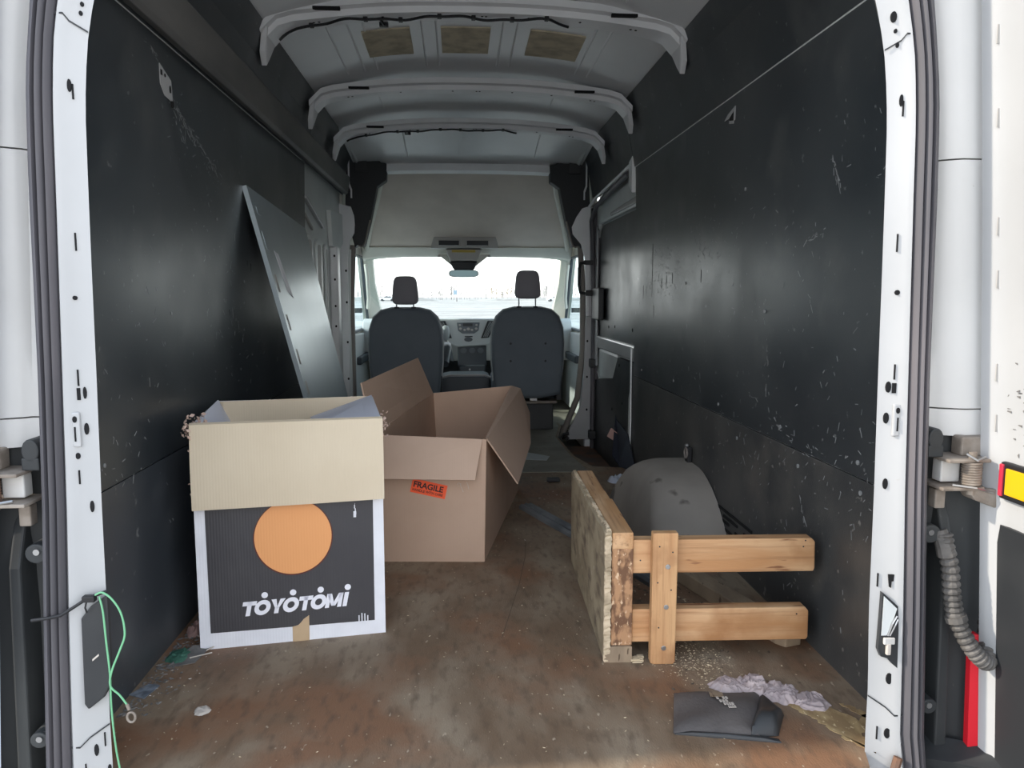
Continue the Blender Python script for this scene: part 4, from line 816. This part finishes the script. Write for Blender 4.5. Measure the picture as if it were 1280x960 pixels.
def letter(ch, x0, w, h=.040, st=.0115):
    # bold slanted capitals from strokes; local (u, v) in metres, sheared into the italic
    P3 = lambda u, v: (x0+u+.20*v, -.0022, .083+v+.016*(x0+u))
    b = B(); quads = []
    if ch == 'T': quads = [[(0, h-st), (w, h-st), (w, h), (0, h)], [((w-st)/2, 0), ((w+st)/2, 0), ((w+st)/2, h), ((w-st)/2, h)]]
    if ch == 'I': quads = [[(0, 0), (w, 0), (w, h), (0, h)]]
    if ch == 'Y': quads = [[((w-st)/2, 0), ((w+st)/2, 0), ((w+st)/2, h*.45), ((w-st)/2, h*.45)], [((w-st)/2, h*.40), ((w+st*.3)/2, h*.30), (st*1.15, h), (0, h)], [((w-st*.3)/2, h*.30), ((w+st)/2, h*.40), (w, h), (w-st*1.15, h)]]
    if ch == 'M': quads = [[(0, 0), (st*.95, 0), (st*.95, h), (0, h)], [(w-st*.95, 0), (w, 0), (w, h), (w-st*.95, h)], [(0, h), (st*1.1, h), (w/2+st*.35, h*.12), (w/2-st*.45, h*.12)], [(w-st*1.1, h), (w, h), (w/2+st*.45, h*.12), (w/2-st*.35, h*.12)]]
    if ch == 'O':
        n = 28; A = lambda k, f: (w/2+(w/2-f)*math.cos(2*PI*k/n), h/2+(h/2+.001-f)*math.sin(2*PI*k/n))
        quads = [[A(k, 0), A(k+1, 0), A(k+1, st), A(k, st)] for k in range(n)]
    for q in quads: b.prism([P3(*p) for p in q], (0, -.0008, 0))
    b.build('letter', 'print_white', pr)
x = .106
for ch, w in zip('TOYOTOMI', (.036, .042, .037, .042, .036, .042, .044, .0115)): letter(ch, x, w); x += w+(-.0035 if ch in 'TY' else -.001 if ch == 'O' else .0035)
x = .106; dots = []
for ch, w in zip('TOYOTOMI', (.036, .042, .037, .042, .036, .042, .044, .0115)):
    if ch in 'OI': dots.append(x+w/2+.0105)
    x += w+(-.0035 if ch in 'TY' else -.001 if ch == 'O' else .0035)
for u in dots:
    b = B(); b.disc((u, -.0022, .1370+.016*u), 'y', .0085, .0085, .0008, 20); b.build('lettering_dot', 'print_white', pr)
b = B(); b.prism([(.240, -.0016, .0), (.284, -.0016, .0), (.285, -.0016, .072), (.270, -.0016, .062), (.262, -.0016, .052), (.255, -.0016, .046), (.240, -.0016, .043)], (0, -.0006, 0)); b.build('tape_strip', 'tape', t)
b = B()
for x, L in ((.42, .012), (.428, .018), (.436, .016), (.444, .010)): b.box(x-.0015, x+.0015, -.0018, -.001, .038, .046+L)
for z in (.37, .375, .36, .352, .345): b.box(.415+random.uniform(-.004, .004), .418+random.uniform(-.003, .005), -.0018, -.001, z-.004, z+.006)
b.build('print_scuff', 'card_white', pr, kind='stuff')
# front flap folded right down over the front
b = B(); n = 8
b.ring_loft([[(x, -.000, H+.002), (x, -.007, H-.004), (x, -.020, H-.10), (x, -.022-.004*math.sin(x*6), .392+.006*x), (x, -.027-.004*math.sin(x*6), .392+.006*x), (x, -.026, H-.10), (x, -.012, H+.004), (x, -.002, H+.008)] for x in frange(.000, Wd+.002, n)])
b.build('flap', 'card_tan', t, smooth=40)
# side flaps folded inwards, back flap stood down inside
b = B(); b.sheet([(.004, .02, H), (.004, Dp-.01, H+.004), (.075, Dp-.03, H-.13), (.12, .03, H-.16)], .005); b.build('flap', 'card_flapwhite', t)
b = B(); b.sheet([(Wd-.004, .012, H+.004), (Wd-.004, Dp-.02, H+.006), (Wd-.20, Dp-.055, H-.055), (Wd-.205, .02, H-.03)], .005); b.build('flap', 'card_flapwhite', t)
b = B(); b.sheet([(.02, Dp-.012, H), (Wd-.02, Dp-.012, H+.004), (Wd-.03, Dp-.04, H-.20), (.03, Dp-.04, H-.20)], .005); b.build('flap', 'card_tan', t)
# torn fibres at the flap corners
rnd = random.Random(5)
for cx_, n, sp in ((-.012, 95, .05), (Wd+.003, 60, .035)):
    b = B()
    for _ in range(n):
        if cx_ < .1 and rnd.random() < .07: p = Vector((cx_+rnd.gauss(.012, .002), -.02, H-rnd.uniform(.0, .20))); 
        else:
            q = rnd.random(); p = Vector((cx_+(q*.03 if cx_ < .1 else -q*.0)+rnd.gauss(-.004 if cx_ < .1 else .004, .006), rnd.uniform(-.015, .03)+q*.10, H+rnd.gauss(-.008, .013)-(.0 if cx_ < .1 else rnd.random()*.03)))
        r = rnd.uniform(.002, .0055); a = Vector((rnd.uniform(-1, 1), rnd.uniform(-1, 1), rnd.uniform(-1, 1))).normalized()*r*1.8; c = a.cross(Vector((rnd.uniform(-1, 1), rnd.uniform(-1, 1), rnd.uniform(-1, 1)))).normalized()*r
        b.add([p-a, p+c, p+a, p-c, p+a.cross(c).normalized()*r*.5], [(0, 1, 4), (1, 2, 4), (2, 3, 4), (3, 0, 4), (3, 2, 1, 0)])
    b.build('torn_fibres', 'torn', t, kind='stuff')

# ------------------------------------------------------------------ brown box with the fragile sticker
t = thing('cardboard_box', 'open brown cardboard box with an orange fragile sticker, flaps spread', 'box', (-.17, 1.73, 0))
bot = [Vector((-.385, 1.245, 0)), Vector((.004, 1.216, 0)), Vector((.205, 2.235, 0)), (Vector((-.185, 2.26, 0)))]
top = [Vector((-.385, 1.245, .462)), Vector((.012, 1.214, .446)), Vector((.172, 2.225, .515)), Vector((-.205, 2.245, .480))]
cen = Vector((-.09, 1.73, 0)); b = B()
def wall(p, q, r, s_, tt): b.sheet([p, q, r, s_], tt)
for i in range(4):
    j = (i+1) % 4; wall(bot[i], bot[j], top[j], top[i], .005)
b.sheet([v+Vector((0, 0, .004)) for v in bot], .004); b.build('box_body', 'card_brown', t)
b = B(); b.sheet([top[0]+Vector((0, -.003, 0)), top[1]+Vector((-.012, -.003, 0)), Vector((-.028, 1.155, .313)), Vector((-.385, 1.165, .322))], .005); b.build('flap', 'card_brown_light', t)
b = B(); b.sheet([top[1]+Vector((.003, .012, .0)), top[2]+Vector((.0, 0, .0)), Vector((.215, 2.235, .50)), Vector((.258, 2.20, .385)), Vector((.225, 1.80, .315)), Vector((.132, 1.30, .262))], .005); b.build('flap', 'card_brown_light', t)
b = B(); b.sheet([top[3]+Vector((-.002, -.005, 0)), top[0]+Vector((-.002, .01, 0)), Vector((-.425, 1.27, .642)), Vector((-.275, 2.20, .655))], .005); b.build('flap', 'card_brown', t)
# sticker, chalk marks on the front wall (front plane through bot/top 0-1)
ux = (bot[1]-bot[0]).normalized(); ang = math.atan2(ux.y, ux.x)
fy = lambda x: 1.216+(x-.004)*(1.216-1.245)/(.389)
a = math.radians(-12.5); stc = Vector((-.190, fy(-.19)-.0035, .268)); sw, shh = .126, .050
R2 = Matrix.Translation(stc) @ Matrix.Rotation(ang, 4, 'Z') @ Matrix.Rotation(-a, 4, 'Y')
b = B(); b.prism([R2 @ Vector(p) for p in ((-sw/2, 0, -shh/2), (sw/2, 0, -shh/2), (sw/2, 0, shh/2), (-sw/2, 0, shh/2))], (0, -.0006, 0)); st = b.build('fragile_sticker', 'label_orange', t)
tm = text_mesh('FRAGILE', .029, .0003, 'lettering', 'ink', st, R2 @ Matrix.Translation((-sw/2+.006, -.0010, -.003)) @ Matrix.Rotation(PI/2, 4, 'X'), bold=.0009, sx=1.0)
tm2 = text_mesh('HANDLE WITH CARE', .0125, .0003, 'lettering', 'ink', st, R2 @ Matrix.Translation((-sw/2+.006, -.0010, -.0175)) @ Matrix.Rotation(PI/2, 4, 'X'), bold=.0002, sx=.92)
for x0, z0, pts in ((-.09, .27, [(0, .012), (.006, .020), (.014, .016), (.012, .008), (.004, .006), (.010, .018), (.018, -.004), (.022, -.014)]), (-.056, .275, [(0, .018), (.005, .004), (.007, -.008)])):
    b = B(); b.tube([(x0+px_, fy(x0+px_)-.003, z0+pz_) for px_, pz_ in pts], .0012, 4); b.build('chalk_mark', 'chalk', t)
b = B(); b.prism([(.105, 1.715, .33), (.118, 1.77, .33), (.125, 1.80, .27), (.105, 1.70, .27)], (.002, 0, 0)); b.build('side_label', 'label_orange', t)

# ------------------------------------------------------------------ half-dismantled crate lying on its side
t = thing('pallet_crate', 'broken wooden crate end of rough board and orange-brown lumber lying on its side', 'crate', (.308, .434, 0), -math.radians(2.0), local=True)
rnd = random.Random(9)
b = B(); rings = []
for k in range(17):
    y = .0+.765*k/16; j = rnd.uniform(-.003, .003); j2 = rnd.uniform(-.004, .004)
    rings.append([(-.018, y, .0+.004), (-.002, y, .0), (-.002, y, .350-.022*y/.765+j2*.4), (-.010+j*.5, y, .354-.022*y/.765+j2), (-.019, y, .344-.022*y/.765+j2)])
b.ring_loft(rings); sb = b.build('sheathing_board', 'osb_face', t)
b = B(); rings = []
for k in range(61):
    z = .003+.344*k/60; w1 = rnd.uniform(-.004, .003); rings.append([(-.0195+rnd.uniform(-.001, .002), -.002-rnd.uniform(0, .005), z), (-.003+rnd.uniform(-.001, .003), -.002-rnd.uniform(0, .004), z), (-.003, .004, z), (-.0195, .004, z)])
b.ring_loft(rings); b.build('splintered_edge', 'osb_edge', sb)
b = B(); rings = []
for k in range(121):
    y = .765*k/120; zt = .349-.022*y/.765; rings.append([(-.0135+rnd.uniform(-.003, .003), y, zt), (-.012+rnd.uniform(-.002, .002), y, zt+.004+rnd.uniform(0, .006)), (-.004, y, zt+.003+rnd.uniform(0, .006)), (-.0015, y, zt)])
b.ring_loft(rings); b.build('splintered_edge', 'osb_edge', sb)
for (y0, y1, zt) in ((.0, .335, .346), (.338, .468, .336), (.471, .765, .332)):
    b = B(); b.box(.0, .055, y0, y1, zt-.044, zt); b.build('top_rail', 'lumber_y', t, bevel=.003)
for (y0, y1) in ((.0, .335), (.338, .765)):
    b = B(); b.box(.0, .055, y0, y1, .0, .043); b.build('bottom_rail', 'lumber_old', t, bevel=.003)
b = B(); b.prism([(-.018, -.004, .0), (.055, -.004, .0), (.055, -.004, .043), (-.0, -.004, .043), (-.018, -.004, .020)], (0, .002, 0)); b.build('end_block', 'lumber_old', t)
b = B(); b.box(.0, .055, .0, .040, .044, .304); b.build('end_post', 'osb_rough', t, bevel=.002)
b = B(); b.box(.0, .055, .36, .40, .044, .304); b.build('end_post', 'lumber', t, bevel=.002)
b = B(); b.box(.0, .055, .72, .765, .044, .304); b.build('end_post', 'lumber', t, bevel=.002)
b = B(); b.prism([(.0555, .008, .235), (.530, .008, .235), (.533, .008, .244), (.531, .008, .314), (.522, .008, .324), (.0555, .008, .324)], (0, .038, 0)); b.build('cross_rail', 'lumber_h', t, bevel=.003)
b = B(); b.prism([(.0555, .008, .049), (.519, .008, .049), (.523, .008, .057), (.522, .008, .127), (.513, .008, .138), (.0555, .008, .138)], (0, .038, 0)); b.build('cross_rail', 'lumber_h', t, bevel=.003)
b = B(); b.prism([(.100, -.0195, .004), (.108, -.0195, .0), (.160, -.0195, .0), (.165, -.0195, .006), (.166, -.0195, .350), (.101, -.0195, .350)], (0, .027, 0)); sl = b.build('upright_slat', 'lumber', t, bevel=.003)
for x, z in ((.140, .262), (.138, .155), (.134, .045)):
    b = B(); b.disc((x, -.0205, z), 'y', .0065, .0065, .0025, 14); b.build('bolt_head', 'steel', sl, bevel=.0008)
for x, z in ((.118, .315), (.152, .30), (.115, .22), (.15, .20), (.12, .10)):
    b = B(); b.disc((x, -.0200, z), 'y', .002, .002, .001, 8); b.build('nail_head', 'trim_dark', sl)
for x, z in ((.50, .302), (.505, .318), (.075, .27), (.49, .12)):
    b = B(); b.disc((x, .0075, z), 'y', .002, .002, .001, 8); b.build('nail_head', 'trim_dark', t)
# loose board under it
d = Vector((-.105, .36, 0)).normalized(); p = Vector((-d.y*-1, d.x*-1, 0)); p = Vector((d.y, -d.x, 0))
A = Vector((.785, .475, 0)); o = B(); L = .62; w = .085
base = [A+p*0+d*.03, A+d*.0+p*.012, A+p*w*.75, A+p*w*.75+d*.10, A+d*L+p*w*.75, A+d*L]
o.prism(base, (0, 0, .047)); o = centre(o.build('loose_board', 'lumber_old', bevel=.004)); tag(o, 'worn brown board lying on the floor under the crate rails, against the right wall', 'board')
# long dark rubber strip
o = B(); pts = [(.215, 1.90), (.30, 1.68), (.385, 1.47), (.47, 1.23), (.555, .98), (.583, .90)]
rings = []
for i, (x, y) in enumerate(pts):
    a = Vector(pts[max(0, i-1)]); c = Vector(pts[min(len(pts)-1, i+1)]); dd = (c-a).normalized(); n_ = Vector((-dd.y, dd.x))
    w = .034; q = lambda u, z: (x+n_.x*u*w, y+n_.y*u*w, z)
    rings.append([q(-1, .001), q(-1, .014), q(-.7, .022), q(-.25, .018), q(0, .026), q(.3, .018), q(.75, .022), q(1, .012), q(1, .001)])
o.ring_loft(rings); o = centre(o.build('rubber_strip', 'rubber_strip')); tag(o, 'long dark grey ribbed strip on the floor between the brown box and the crate', 'strip')

# ------------------------------------------------------------------ wheel-arch cover on the right
def rrect(x0, x1, y0, y1, r, z, n=6):
    P = []
    P += [(x1, y0, z), (x1, y1, z)]
    for cx, cy, a0 in ((x0+r, y1-r, 90), (x0+r, y0+r, 180)):
        for k in range(n+1): a = math.radians(a0+90*k/n); P.append((cx+r*math.cos(a), cy+r*math.sin(a), z))
    return P
o = B(); o.ring_loft([rrect(.600, .8705, 1.09, 2.02, .07, 0), rrect(.606, .8705, 1.12, 1.985, .075, .06), rrect(.622, .8705, 1.19, 1.93, .085, .13), rrect(.640, .8705, 1.265, 1.865, .09, .19), rrect(.655, .8705, 1.33, 1.80, .09, .225), rrect(.675, .8705, 1.39, 1.75, .085, .248), rrect(.70, .8705, 1.44, 1.71, .07, .262), rrect(.745, .8705, 1.49, 1.67, .05, .268)])
wa = o.build('wheel_arch_cover', 'arch', smooth=60); centre(wa); tag(wa, 'dusty grey domed wheel arch cover on the right wall behind the crate', 'wheel arch')
t = thing('tie_down_ring', 'small dark metal tie-down fitting on the right wall above the wheel arch cover', 'tie-down', (.86, 1.60, .245))
b = B(); b.box(.852, .8705, 1.585, 1.625, .262, .33); b.build('ring_plate', 'black', t, bevel=.003)
b = B(); b.tube([(.85+.0*math.cos(k), 1.605+.018*math.cos(2*PI*k/14), .305+.020*math.sin(2*PI*k/14)) for k in range(15)], .0045, 6); b.build('ring', 'trim_brown', t)
b = B(); b.disc((.852, 1.605, .335), 'x', .008, .008, .012, 10); b.build('ring_bolt', 'steel', t)

# ------------------------------------------------------------------ folded dark glove and crumpled rag
def cushion(poly, z0, h, name, m, parent=None, inset=.012, sub=14, seed=0, amp=.004):
    # soft flat item: grid over a quadrilateral, rounded edges and wrinkles
    a, b_, c, d_ = [Vector((*p, 0)) for p in poly]; n = sub; o = B(); top = []; bt = []
    for i in range(n+1):
        for j in range(n+1):
            u, v = i/n, j/n; p = (a*(1-u)+b_*u)*(1-v)+(d_*(1-u)+c*u)*v
            e = min(u, 1-u, v, 1-v)*4; e = min(1, e)**.5
            nz_ = noise.noise(Vector((p.x*14+seed, p.y*14, 0)))*amp
            top.append((p.x, p.y, z0+.002+(h+nz_)*e)); bt.append((p.x, p.y, z0))
    idx = lambda i, j: i*(n+1)+j; N_ = (n+1)**2; F = []
    for i in range(n):
        for j in range(n):
            F.append((idx(i, j), idx(i+1, j), idx(i+1, j+1), idx(i, j+1))); F.append((N_+idx(i, j+1), N_+idx(i+1, j+1), N_+idx(i+1, j), N_+idx(i, j)))
    for i in range(n):
        F.append((idx(i, 0), N_+idx(i, 0), N_+idx(i+1, 0), idx(i+1, 0))); F.append((idx(i+1, n), N_+idx(i+1, n), N_+idx(i, n), idx(i, n)))
        F.append((idx(0, i+1), N_+idx(0, i+1), N_+idx(0, i), idx(0, i))); F.append((idx(n, i), N_+idx(n, i), N_+idx(n, i+1), idx(n, i+1)))
    o.add(top+bt, F); return o.build(name, m, parent, smooth=50)
t = thing('work_glove', 'dark grey folded work glove lying flat on the floor in front of the crumpled rag', 'glove', (.50, .16, 0))
cushion([(.380, .098), (.570, .062), (.632, .250), (.428, .262)], .001, .016, 'glove_body', 'glove', t, seed=3, amp=.010)
cushion([(.535, .068), (.605, .072), (.650, .150), (.632, .240)], .001, .024, 'cuff', 'black_plastic', t, seed=8, amp=.014, sub=10)
cushion([(.382, .094), (.60, .046), (.60, .06), (.384, .104)], .0, .007, 'glove_under', 'black_plastic', t, sub=6)
b = B(); b.prism([(.500, .222, .0225), (.530, .220, .0225), (.528, .202, .0225), (.498, .205, .0225)], (0, 0, .0015)); b.build('glove_label', 'lumber_old', t)
b = B()
for r_, (x0, y0, L) in enumerate(((.508, .190, .028), (.511, .177, .028), (.517, .164, .024), (.523, .151, .018))):
    for k in range(4):
        if rnd.random() < .85: b.box(x0+L*k/4, x0+L*k/4+L/5.6, y0, y0+.009, .0240, .0252)
b.build('glove_print', 'scratch' if 0 else 'chalk', t)

def crumple(cx, cy, rx, ry, h, seed, n=46, rot=0):
    o = B(); vs = []; F = []
    for i in range(n+1):
        for j in range(n+1):
            u, v = 2*i/n-1, 2*j/n-1; rr_ = math.sqrt(u*u+v*v); m_ = max(abs(u), abs(v)); k = (m_/rr_ if rr_ > 1e-6 else 1)
            px, py = u*k, v*k; rad = min(1, math.hypot(px, py)); ang_ = math.atan2(py, px)
            edge = 1+.28*noise.noise(Vector((math.cos(ang_)*1.4+seed, math.sin(ang_)*1.4, seed)))+.13*noise.noise(Vector((math.cos(ang_)*4+seed, math.sin(ang_)*4, seed)))
            X = px*rx*edge; Y = py*ry*edge; c, s_ = math.cos(rot), math.sin(rot)
            q = Vector((X*20+seed, Y*20, seed*1.7)); wv = Vector((noise.noise(q*1.3), noise.noise(q*1.3+Vector((9, 3, 1))), 0))*.9; q2 = q+wv; f = (1-min(1, abs(noise.noise(q2*1.6))*3.2))**1.5*.55+(1-min(1, abs(noise.noise(q2*3.1+Vector((4, 4, 4))))*3))**1.5*.28
            z = max(.001, h*(1-rad**6)*(.30+.35*(noise.noise(q*.6)+.5)+f*.62)); vs.append((cx+X*c-Y*s_, cy+X*s_+Y*c, z))
    for i in range(n):
        for j in range(n): F.append((i*(n+1)+j, (i+1)*(n+1)+j, (i+1)*(n+1)+j+1, i*(n+1)+j+1))
    N_ = len(vs); o.add(vs+[(x, y, .0005) for x, y, z in vs], F+[tuple(N_+k for k in f[::-1]) for f in F]); return o
o = B()
for args in ((.575, .292, .050, .036, .016, 1.3, 54, -.1), (.632, .285, .040, .045, .026, 4.1, 54, -.2), (.682, .245, .048, .052, .022, 7.7, 60, -.5), (.738, .205, .042, .042, .015, 2.2, 50, -.6)):
    q = crumple(*args); o.add(q.v, q.f)
o = o.build('rag', 'rag', smooth=70); centre(o); tag(o, 'crumpled pale pinkish grey rag on the floor behind the dark glove', 'rag')

# ------------------------------------------------------------------ litter
def flat(poly, z, h, name, m, lbl, cat):
    o = B(); o.prism([(x, y, z) for x, y in poly], (0, 0, h)); o = centre(o.build(name, m)); tag(o, lbl, cat); return o
flat([(.27, 3.06), (.31, 3.12), (.45, 2.98), (.42, 2.87), (.24, 2.92)], .0035, .002, 'paper_sheet', 'paper', 'white paper sheet on the floor between the brown box and the sliding door step', 'paper')
flat([(-.872, .345), (-.845, .395), (-.815, .385), (-.830, .325)], .001, .002, 'card_scrap', 'bluegrey_card', 'blue-grey printed card scrap on the floor at the foot of the left wall', 'card')
def crump_thing(name, m, lbl, cat, *a):
    o = crumple(*a).build(name, m, smooth=50); centre(o); tag(o, lbl, cat); return o
crump_thing('cloth_scrap', 'cloth_green', 'dark green cloth scrap among the dirt by the left wall', 'cloth', -.822, .545, .035, .045, .016, 3.3, 16)
crump_thing('cloth_scrap', 'cloth_pink', 'pinkish crumpled scrap between the left wall and the orange-disc box', 'cloth', -.832, .690, .022, .035, .035, 6.3, 16)
crump_thing('wrapper', 'plastic_clear', 'clear and white plastic wrapper behind the crate beside the wheel arch cover', 'wrapper', .585, 1.88, .035, .05, .03, 2.3, 16)
crump_thing('wrapper', 'plastic_blue', 'small blue wrapper touching the clear one behind the crate', 'wrapper', .64, 1.97, .024, .03, .03, 5.3, 12)
crump_thing('wrapper', 'plastic_clear', 'pale plastic wrapper at the foot of the navy off-cut', 'wrapper', .735, 2.36, .05, .05, .04, 9.3, 16)
crump_thing('wrapper', 'plastic_blue', 'flat blue wrapper at the foot of the navy off-cut', 'wrapper', .80, 2.27, .06, .03, .022, 11.3, 12)
crump_thing('plastic_shard', 'chalk', 'small curled pale plastic shard alone on the floor in front of the orange-disc box', 'plastic', -.675, .262, .018, .020, .010, 1.9, 12)
o = B(); o.box(.365, .43, 2.36, 2.40, .003, .02); o = centre(o.build('black_clip', 'black', bevel=.003)); tag(o, 'small black plastic clip on the floor right of the brown box', 'clip')
o = B(); o.sheet([(-.835, .475, .002), (-.77, .50, .002), (-.755, .60, .003), (-.80, .58, .012)], .002); o = centre(o.build('bark_scrap', 'grey_debris')); tag(o, 'grey brown torn scrap on the floor near the green cloth', 'scrap')
o = B(); o.tube([(-.76, .56, .006), (-.735, .60, .008)], .002, 5); o.tube([(-.79, .52, .006), (-.74, .545, .007)], .0018, 5); o = centre(o.build('twig', 'chalk')); tag(o, 'pale twig pieces lying beside the green cloth scrap', 'twig')

def chips(name, m, n, fn, lo, hi, lbl, cat, seed, bar=False):
    r = random.Random(seed); o = B()
    for _ in range(n):
        x, y = fn(r); s_ = r.uniform(lo, hi); a = r.uniform(0, 2*PI); e = r.uniform(.25, .6); z = .0006
        if not (-.86 < x < .86 and -.04 < y < 4): continue
        dx, dy = math.cos(a)*s_, math.sin(a)*s_; h = s_*r.uniform(.15, .5)
        o.add([(x-dx, y-dy, z), (x+dy*e, y-dx*e, z), (x+dx, y+dy, z+h*.6), (x-dy*e, y+dx*e, z), (x, y, z+h)], [(0, 1, 4), (1, 2, 4), (2, 3, 4), (3, 0, 4), (3, 2, 1, 0)])
    o = o.build(name, m); tag(o, lbl, cat, kind='stuff'); return o
chips('wood_chips', 'chip', 260, lambda r: (r.uniform(-.8, .85), abs(r.gauss(.4, .7))), .0012, .0045, 'tiny pale wood chips scattered over the brown floor', 'wood chips', 1)
chips('wood_shavings', 'chip', 420, lambda r: (r.gauss(.53, .05), r.gauss(.42, .06)), .0010, .0042, 'pile of wood crumbs on the floor just right of the crate upright', 'wood shavings', 2)
chips('floor_litter', 'chip_dark', 330, lambda r: (r.gauss(.58, .08), r.gauss(1.0, .35)), .003, .010, 'dark splinters and dirt on the floor behind the crate rails', 'litter', 3)
chips('splinters', 'chip', 170, lambda r: (r.gauss(.58, .08), r.gauss(.95, .30)), .002, .008, 'pale splinters on the floor behind the crate rails', 'splinters', 4)
chips('wall_dirt', 'grey_debris', 520, lambda r: ((lambda q: (-.86+abs(r.gauss(0, .03+.02*q)), .25+.75*q))(r.random())), .002, .009, 'grey dirt and grit heaped along the foot of the left wall', 'dirt', 5)
chips('pale_grit', 'chalk', 60, lambda r: ((lambda q: (-.84+abs(r.gauss(0, .05)), .3+.4*q))(r.random())), .001, .005, 'pale grit flecks by the foot of the left wall', 'grit', 6)
chips('step_litter', 'chalk', 40, lambda r: (r.gauss(.40, .12), r.gauss(2.2, .3)), .002, .008, 'white flecks on the floor between the brown box and the wheel arch', 'litter', 7)
o = B(); rnd = random.Random(21)
for _ in range(9):
    x, y = .372+rnd.gauss(0, .010), .435+rnd.gauss(0, .008); a = rnd.uniform(0, 6); o.box(x-.012*abs(math.cos(a))-.002, x+.012*abs(math.cos(a)), y-.006*abs(math.sin(a))-.002, y+.004, .001+.002*rnd.random(), .004+.006*rnd.random())
o = centre(o.build('splinter_tuft', 'chip')); tag(o, 'tuft of pale yellow splinters on the floor between the crate end and its upright', 'splinters')

# ================================================================== OUTSIDE
GZ = -.75
b = B(); b.add([(-400, -300, GZ), (400, -300, GZ), (400, 600, GZ), (-400, 600, GZ)], [(0, 1, 2, 3)]); b.add([(-400, -300, GZ-.5), (400, -300, GZ-.5), (400, 600, GZ-.5), (-400, 600, GZ-.5)], [(3, 2, 1, 0)])
b.build('ground_snow', 'snow', kind='structure')['label'] = 'snow covered lot'
# snow banks
for k, (x, y, rx, ry, h, l) in enumerate(((-22, 225, 16, 5, 1.2, 'low snow bank at the far edge of the lot, left of the sign pole'), (28, 240, 24, 5, .8, 'long low snow bank at the far edge of the lot, right of the sign pole'))):
    o = B(); rings = []
    for t_ in (0, .3, .6, .85, 1.0):
        f = math.cos(t_*PI/2); rings.append([(x+rx*(f+.01)*math.cos(2*PI*q/24)*(1+.1*math.sin(q*2.3+k)), y+ry*(f+.01)*math.sin(2*PI*q/24), GZ+h*math.sin(t_*PI/2)*(1+.12*math.sin(q*1.7))) for q in range(24)])
    o.ring_loft(rings); o = centre(o.build('snow_bank', 'snow', smooth=60)); tag(o, l, 'snow bank')
# bare trees on the horizon: three kinds, copied
def make_tree(seed, m, h):
    r = random.Random(seed); root = bpy.data.objects.new('bare_tree', None); COL.objects.link(root); root['_local'] = 1
    b = B(); b.tube([(0, 0, 0), (.1, 0, h*.4), (.0, .1, h*.95)], [h*.02, h*.014, h*.003], 5); b.build('trunk', m, root)
    b = B()
    for _ in range(34):
        z0 = h*r.uniform(.15, .8); a = r.uniform(0, 2*PI); L = h*r.uniform(.15, .38)*(1.1-z0/h*.7); p = Vector((0, 0, z0)); q = p+Vector((math.cos(a)*L*.7, math.sin(a)*L*.7, L*.8)); b.tube([p, q], [h*.008, h*.002], 3)
        for _ in range(3):
            u = r.uniform(.3, .9); s0 = p.lerp(q, u); a2 = a+r.uniform(-1.2, 1.2); b.tube([s0, s0+Vector((math.cos(a2)*L*.3, math.sin(a2)*L*.3, L*.35))], [h*.005, h*.0015], 3)
    b.build('branches', m, root); return root
protos = [make_tree(1, 'bark', 9.), make_tree(2, 'bark', 7.5), make_tree(3, 'bark_ochre', 10.)]
tl = ['grey bare tree in the distant tree line beyond the lot', 'shorter grey bare tree in the distant tree line beyond the lot', 'ochre tinted bare tree in the distant tree line, right of the sign pole']
r = random.Random(4); used = [0, 0, 0]
xs_t = [x+r.uniform(-.7, .7) for x in frange(-54, 52, 96)]
for x in xs_t:
    k = 2 if (12 < x < 26 and r.random() < .7) else r.choice((0, 1)); pr = protos[k]; y = 285+r.uniform(-12, 25)
    if used[k]:
        root = pr.copy(); COL.objects.link(root)
        for ch in pr.children: c = ch.copy(); COL.objects.link(c); c.parent = root
    else: root = pr; used[k] = 1
    root.location = (x, y, GZ); root.rotation_euler = (0, 0, r.uniform(0, 6)); root.scale = (1, 1, 1)
    sc_ = r.uniform(.38, .72); root.scale = (sc_, sc_, sc_)
    root['label'] = tl[k]; root['category'] = 'tree'; root['group'] = ('grey', 'short grey', 'ochre')[k]+' bare trees on the horizon'
def car(x, y, rz, m, lbl):
    t = thing('parked_car', lbl, 'car', (x, y, GZ), rz, local=True)
    b = B(); P = [(-2.2, .35), (-2.25, .8), (-1.9, .95), (-1.1, 1.0), (-.5, 1.42), (.9, 1.45), (1.6, 1.0), (2.15, .9), (2.25, .6), (2.2, .3)]
    b.prism([(px, -.85, z) for px, z in P], (0, 1.7, 0)); b.build('car_body', m, t, bevel=.06)
    b = B(); b.prism([(px, -.87, z) for px, z in ((-.95, 1.0), (-.48, 1.36), (.85, 1.38), (1.4, 1.0))], (0, 1.74, 0)); b.build('car_window', 'dash_dark', t)
    for px in (-1.35, 1.35):
        for py in (-.78, .78):
            b = B(); b.disc((px, py, .33), 'y', .33, .33, .22, 14); b.build('wheel', 'black', t)
car(-15, 215, .1, 'car_blue', 'blue-grey car parked far off on the lot, just right of the left headrest')
car(-20, 218, -.1, 'car_white', 'white car parked far off on the lot, next to the left headrest')
car(25.8, 205, .15, 'car_white', 'white car parked far off at the right edge of the windshield')
t = thing('sign_pole', 'thin pole with a small sign standing far off in the middle of the lot', 'pole', (-.5, 205, GZ), local=True)
b = B(); b.cyl((0, 0, 0), (0, 0, 5.8), .13, 8); b.build('pole', 'bark', t)
b = B(); b.box(-.9, .1, -.25, -.15, 1.8, 3.0); b.build('sign_board', 'car_blue', t)

for o in bpy.data.objects:
    if '_local' in o: del o['_local']
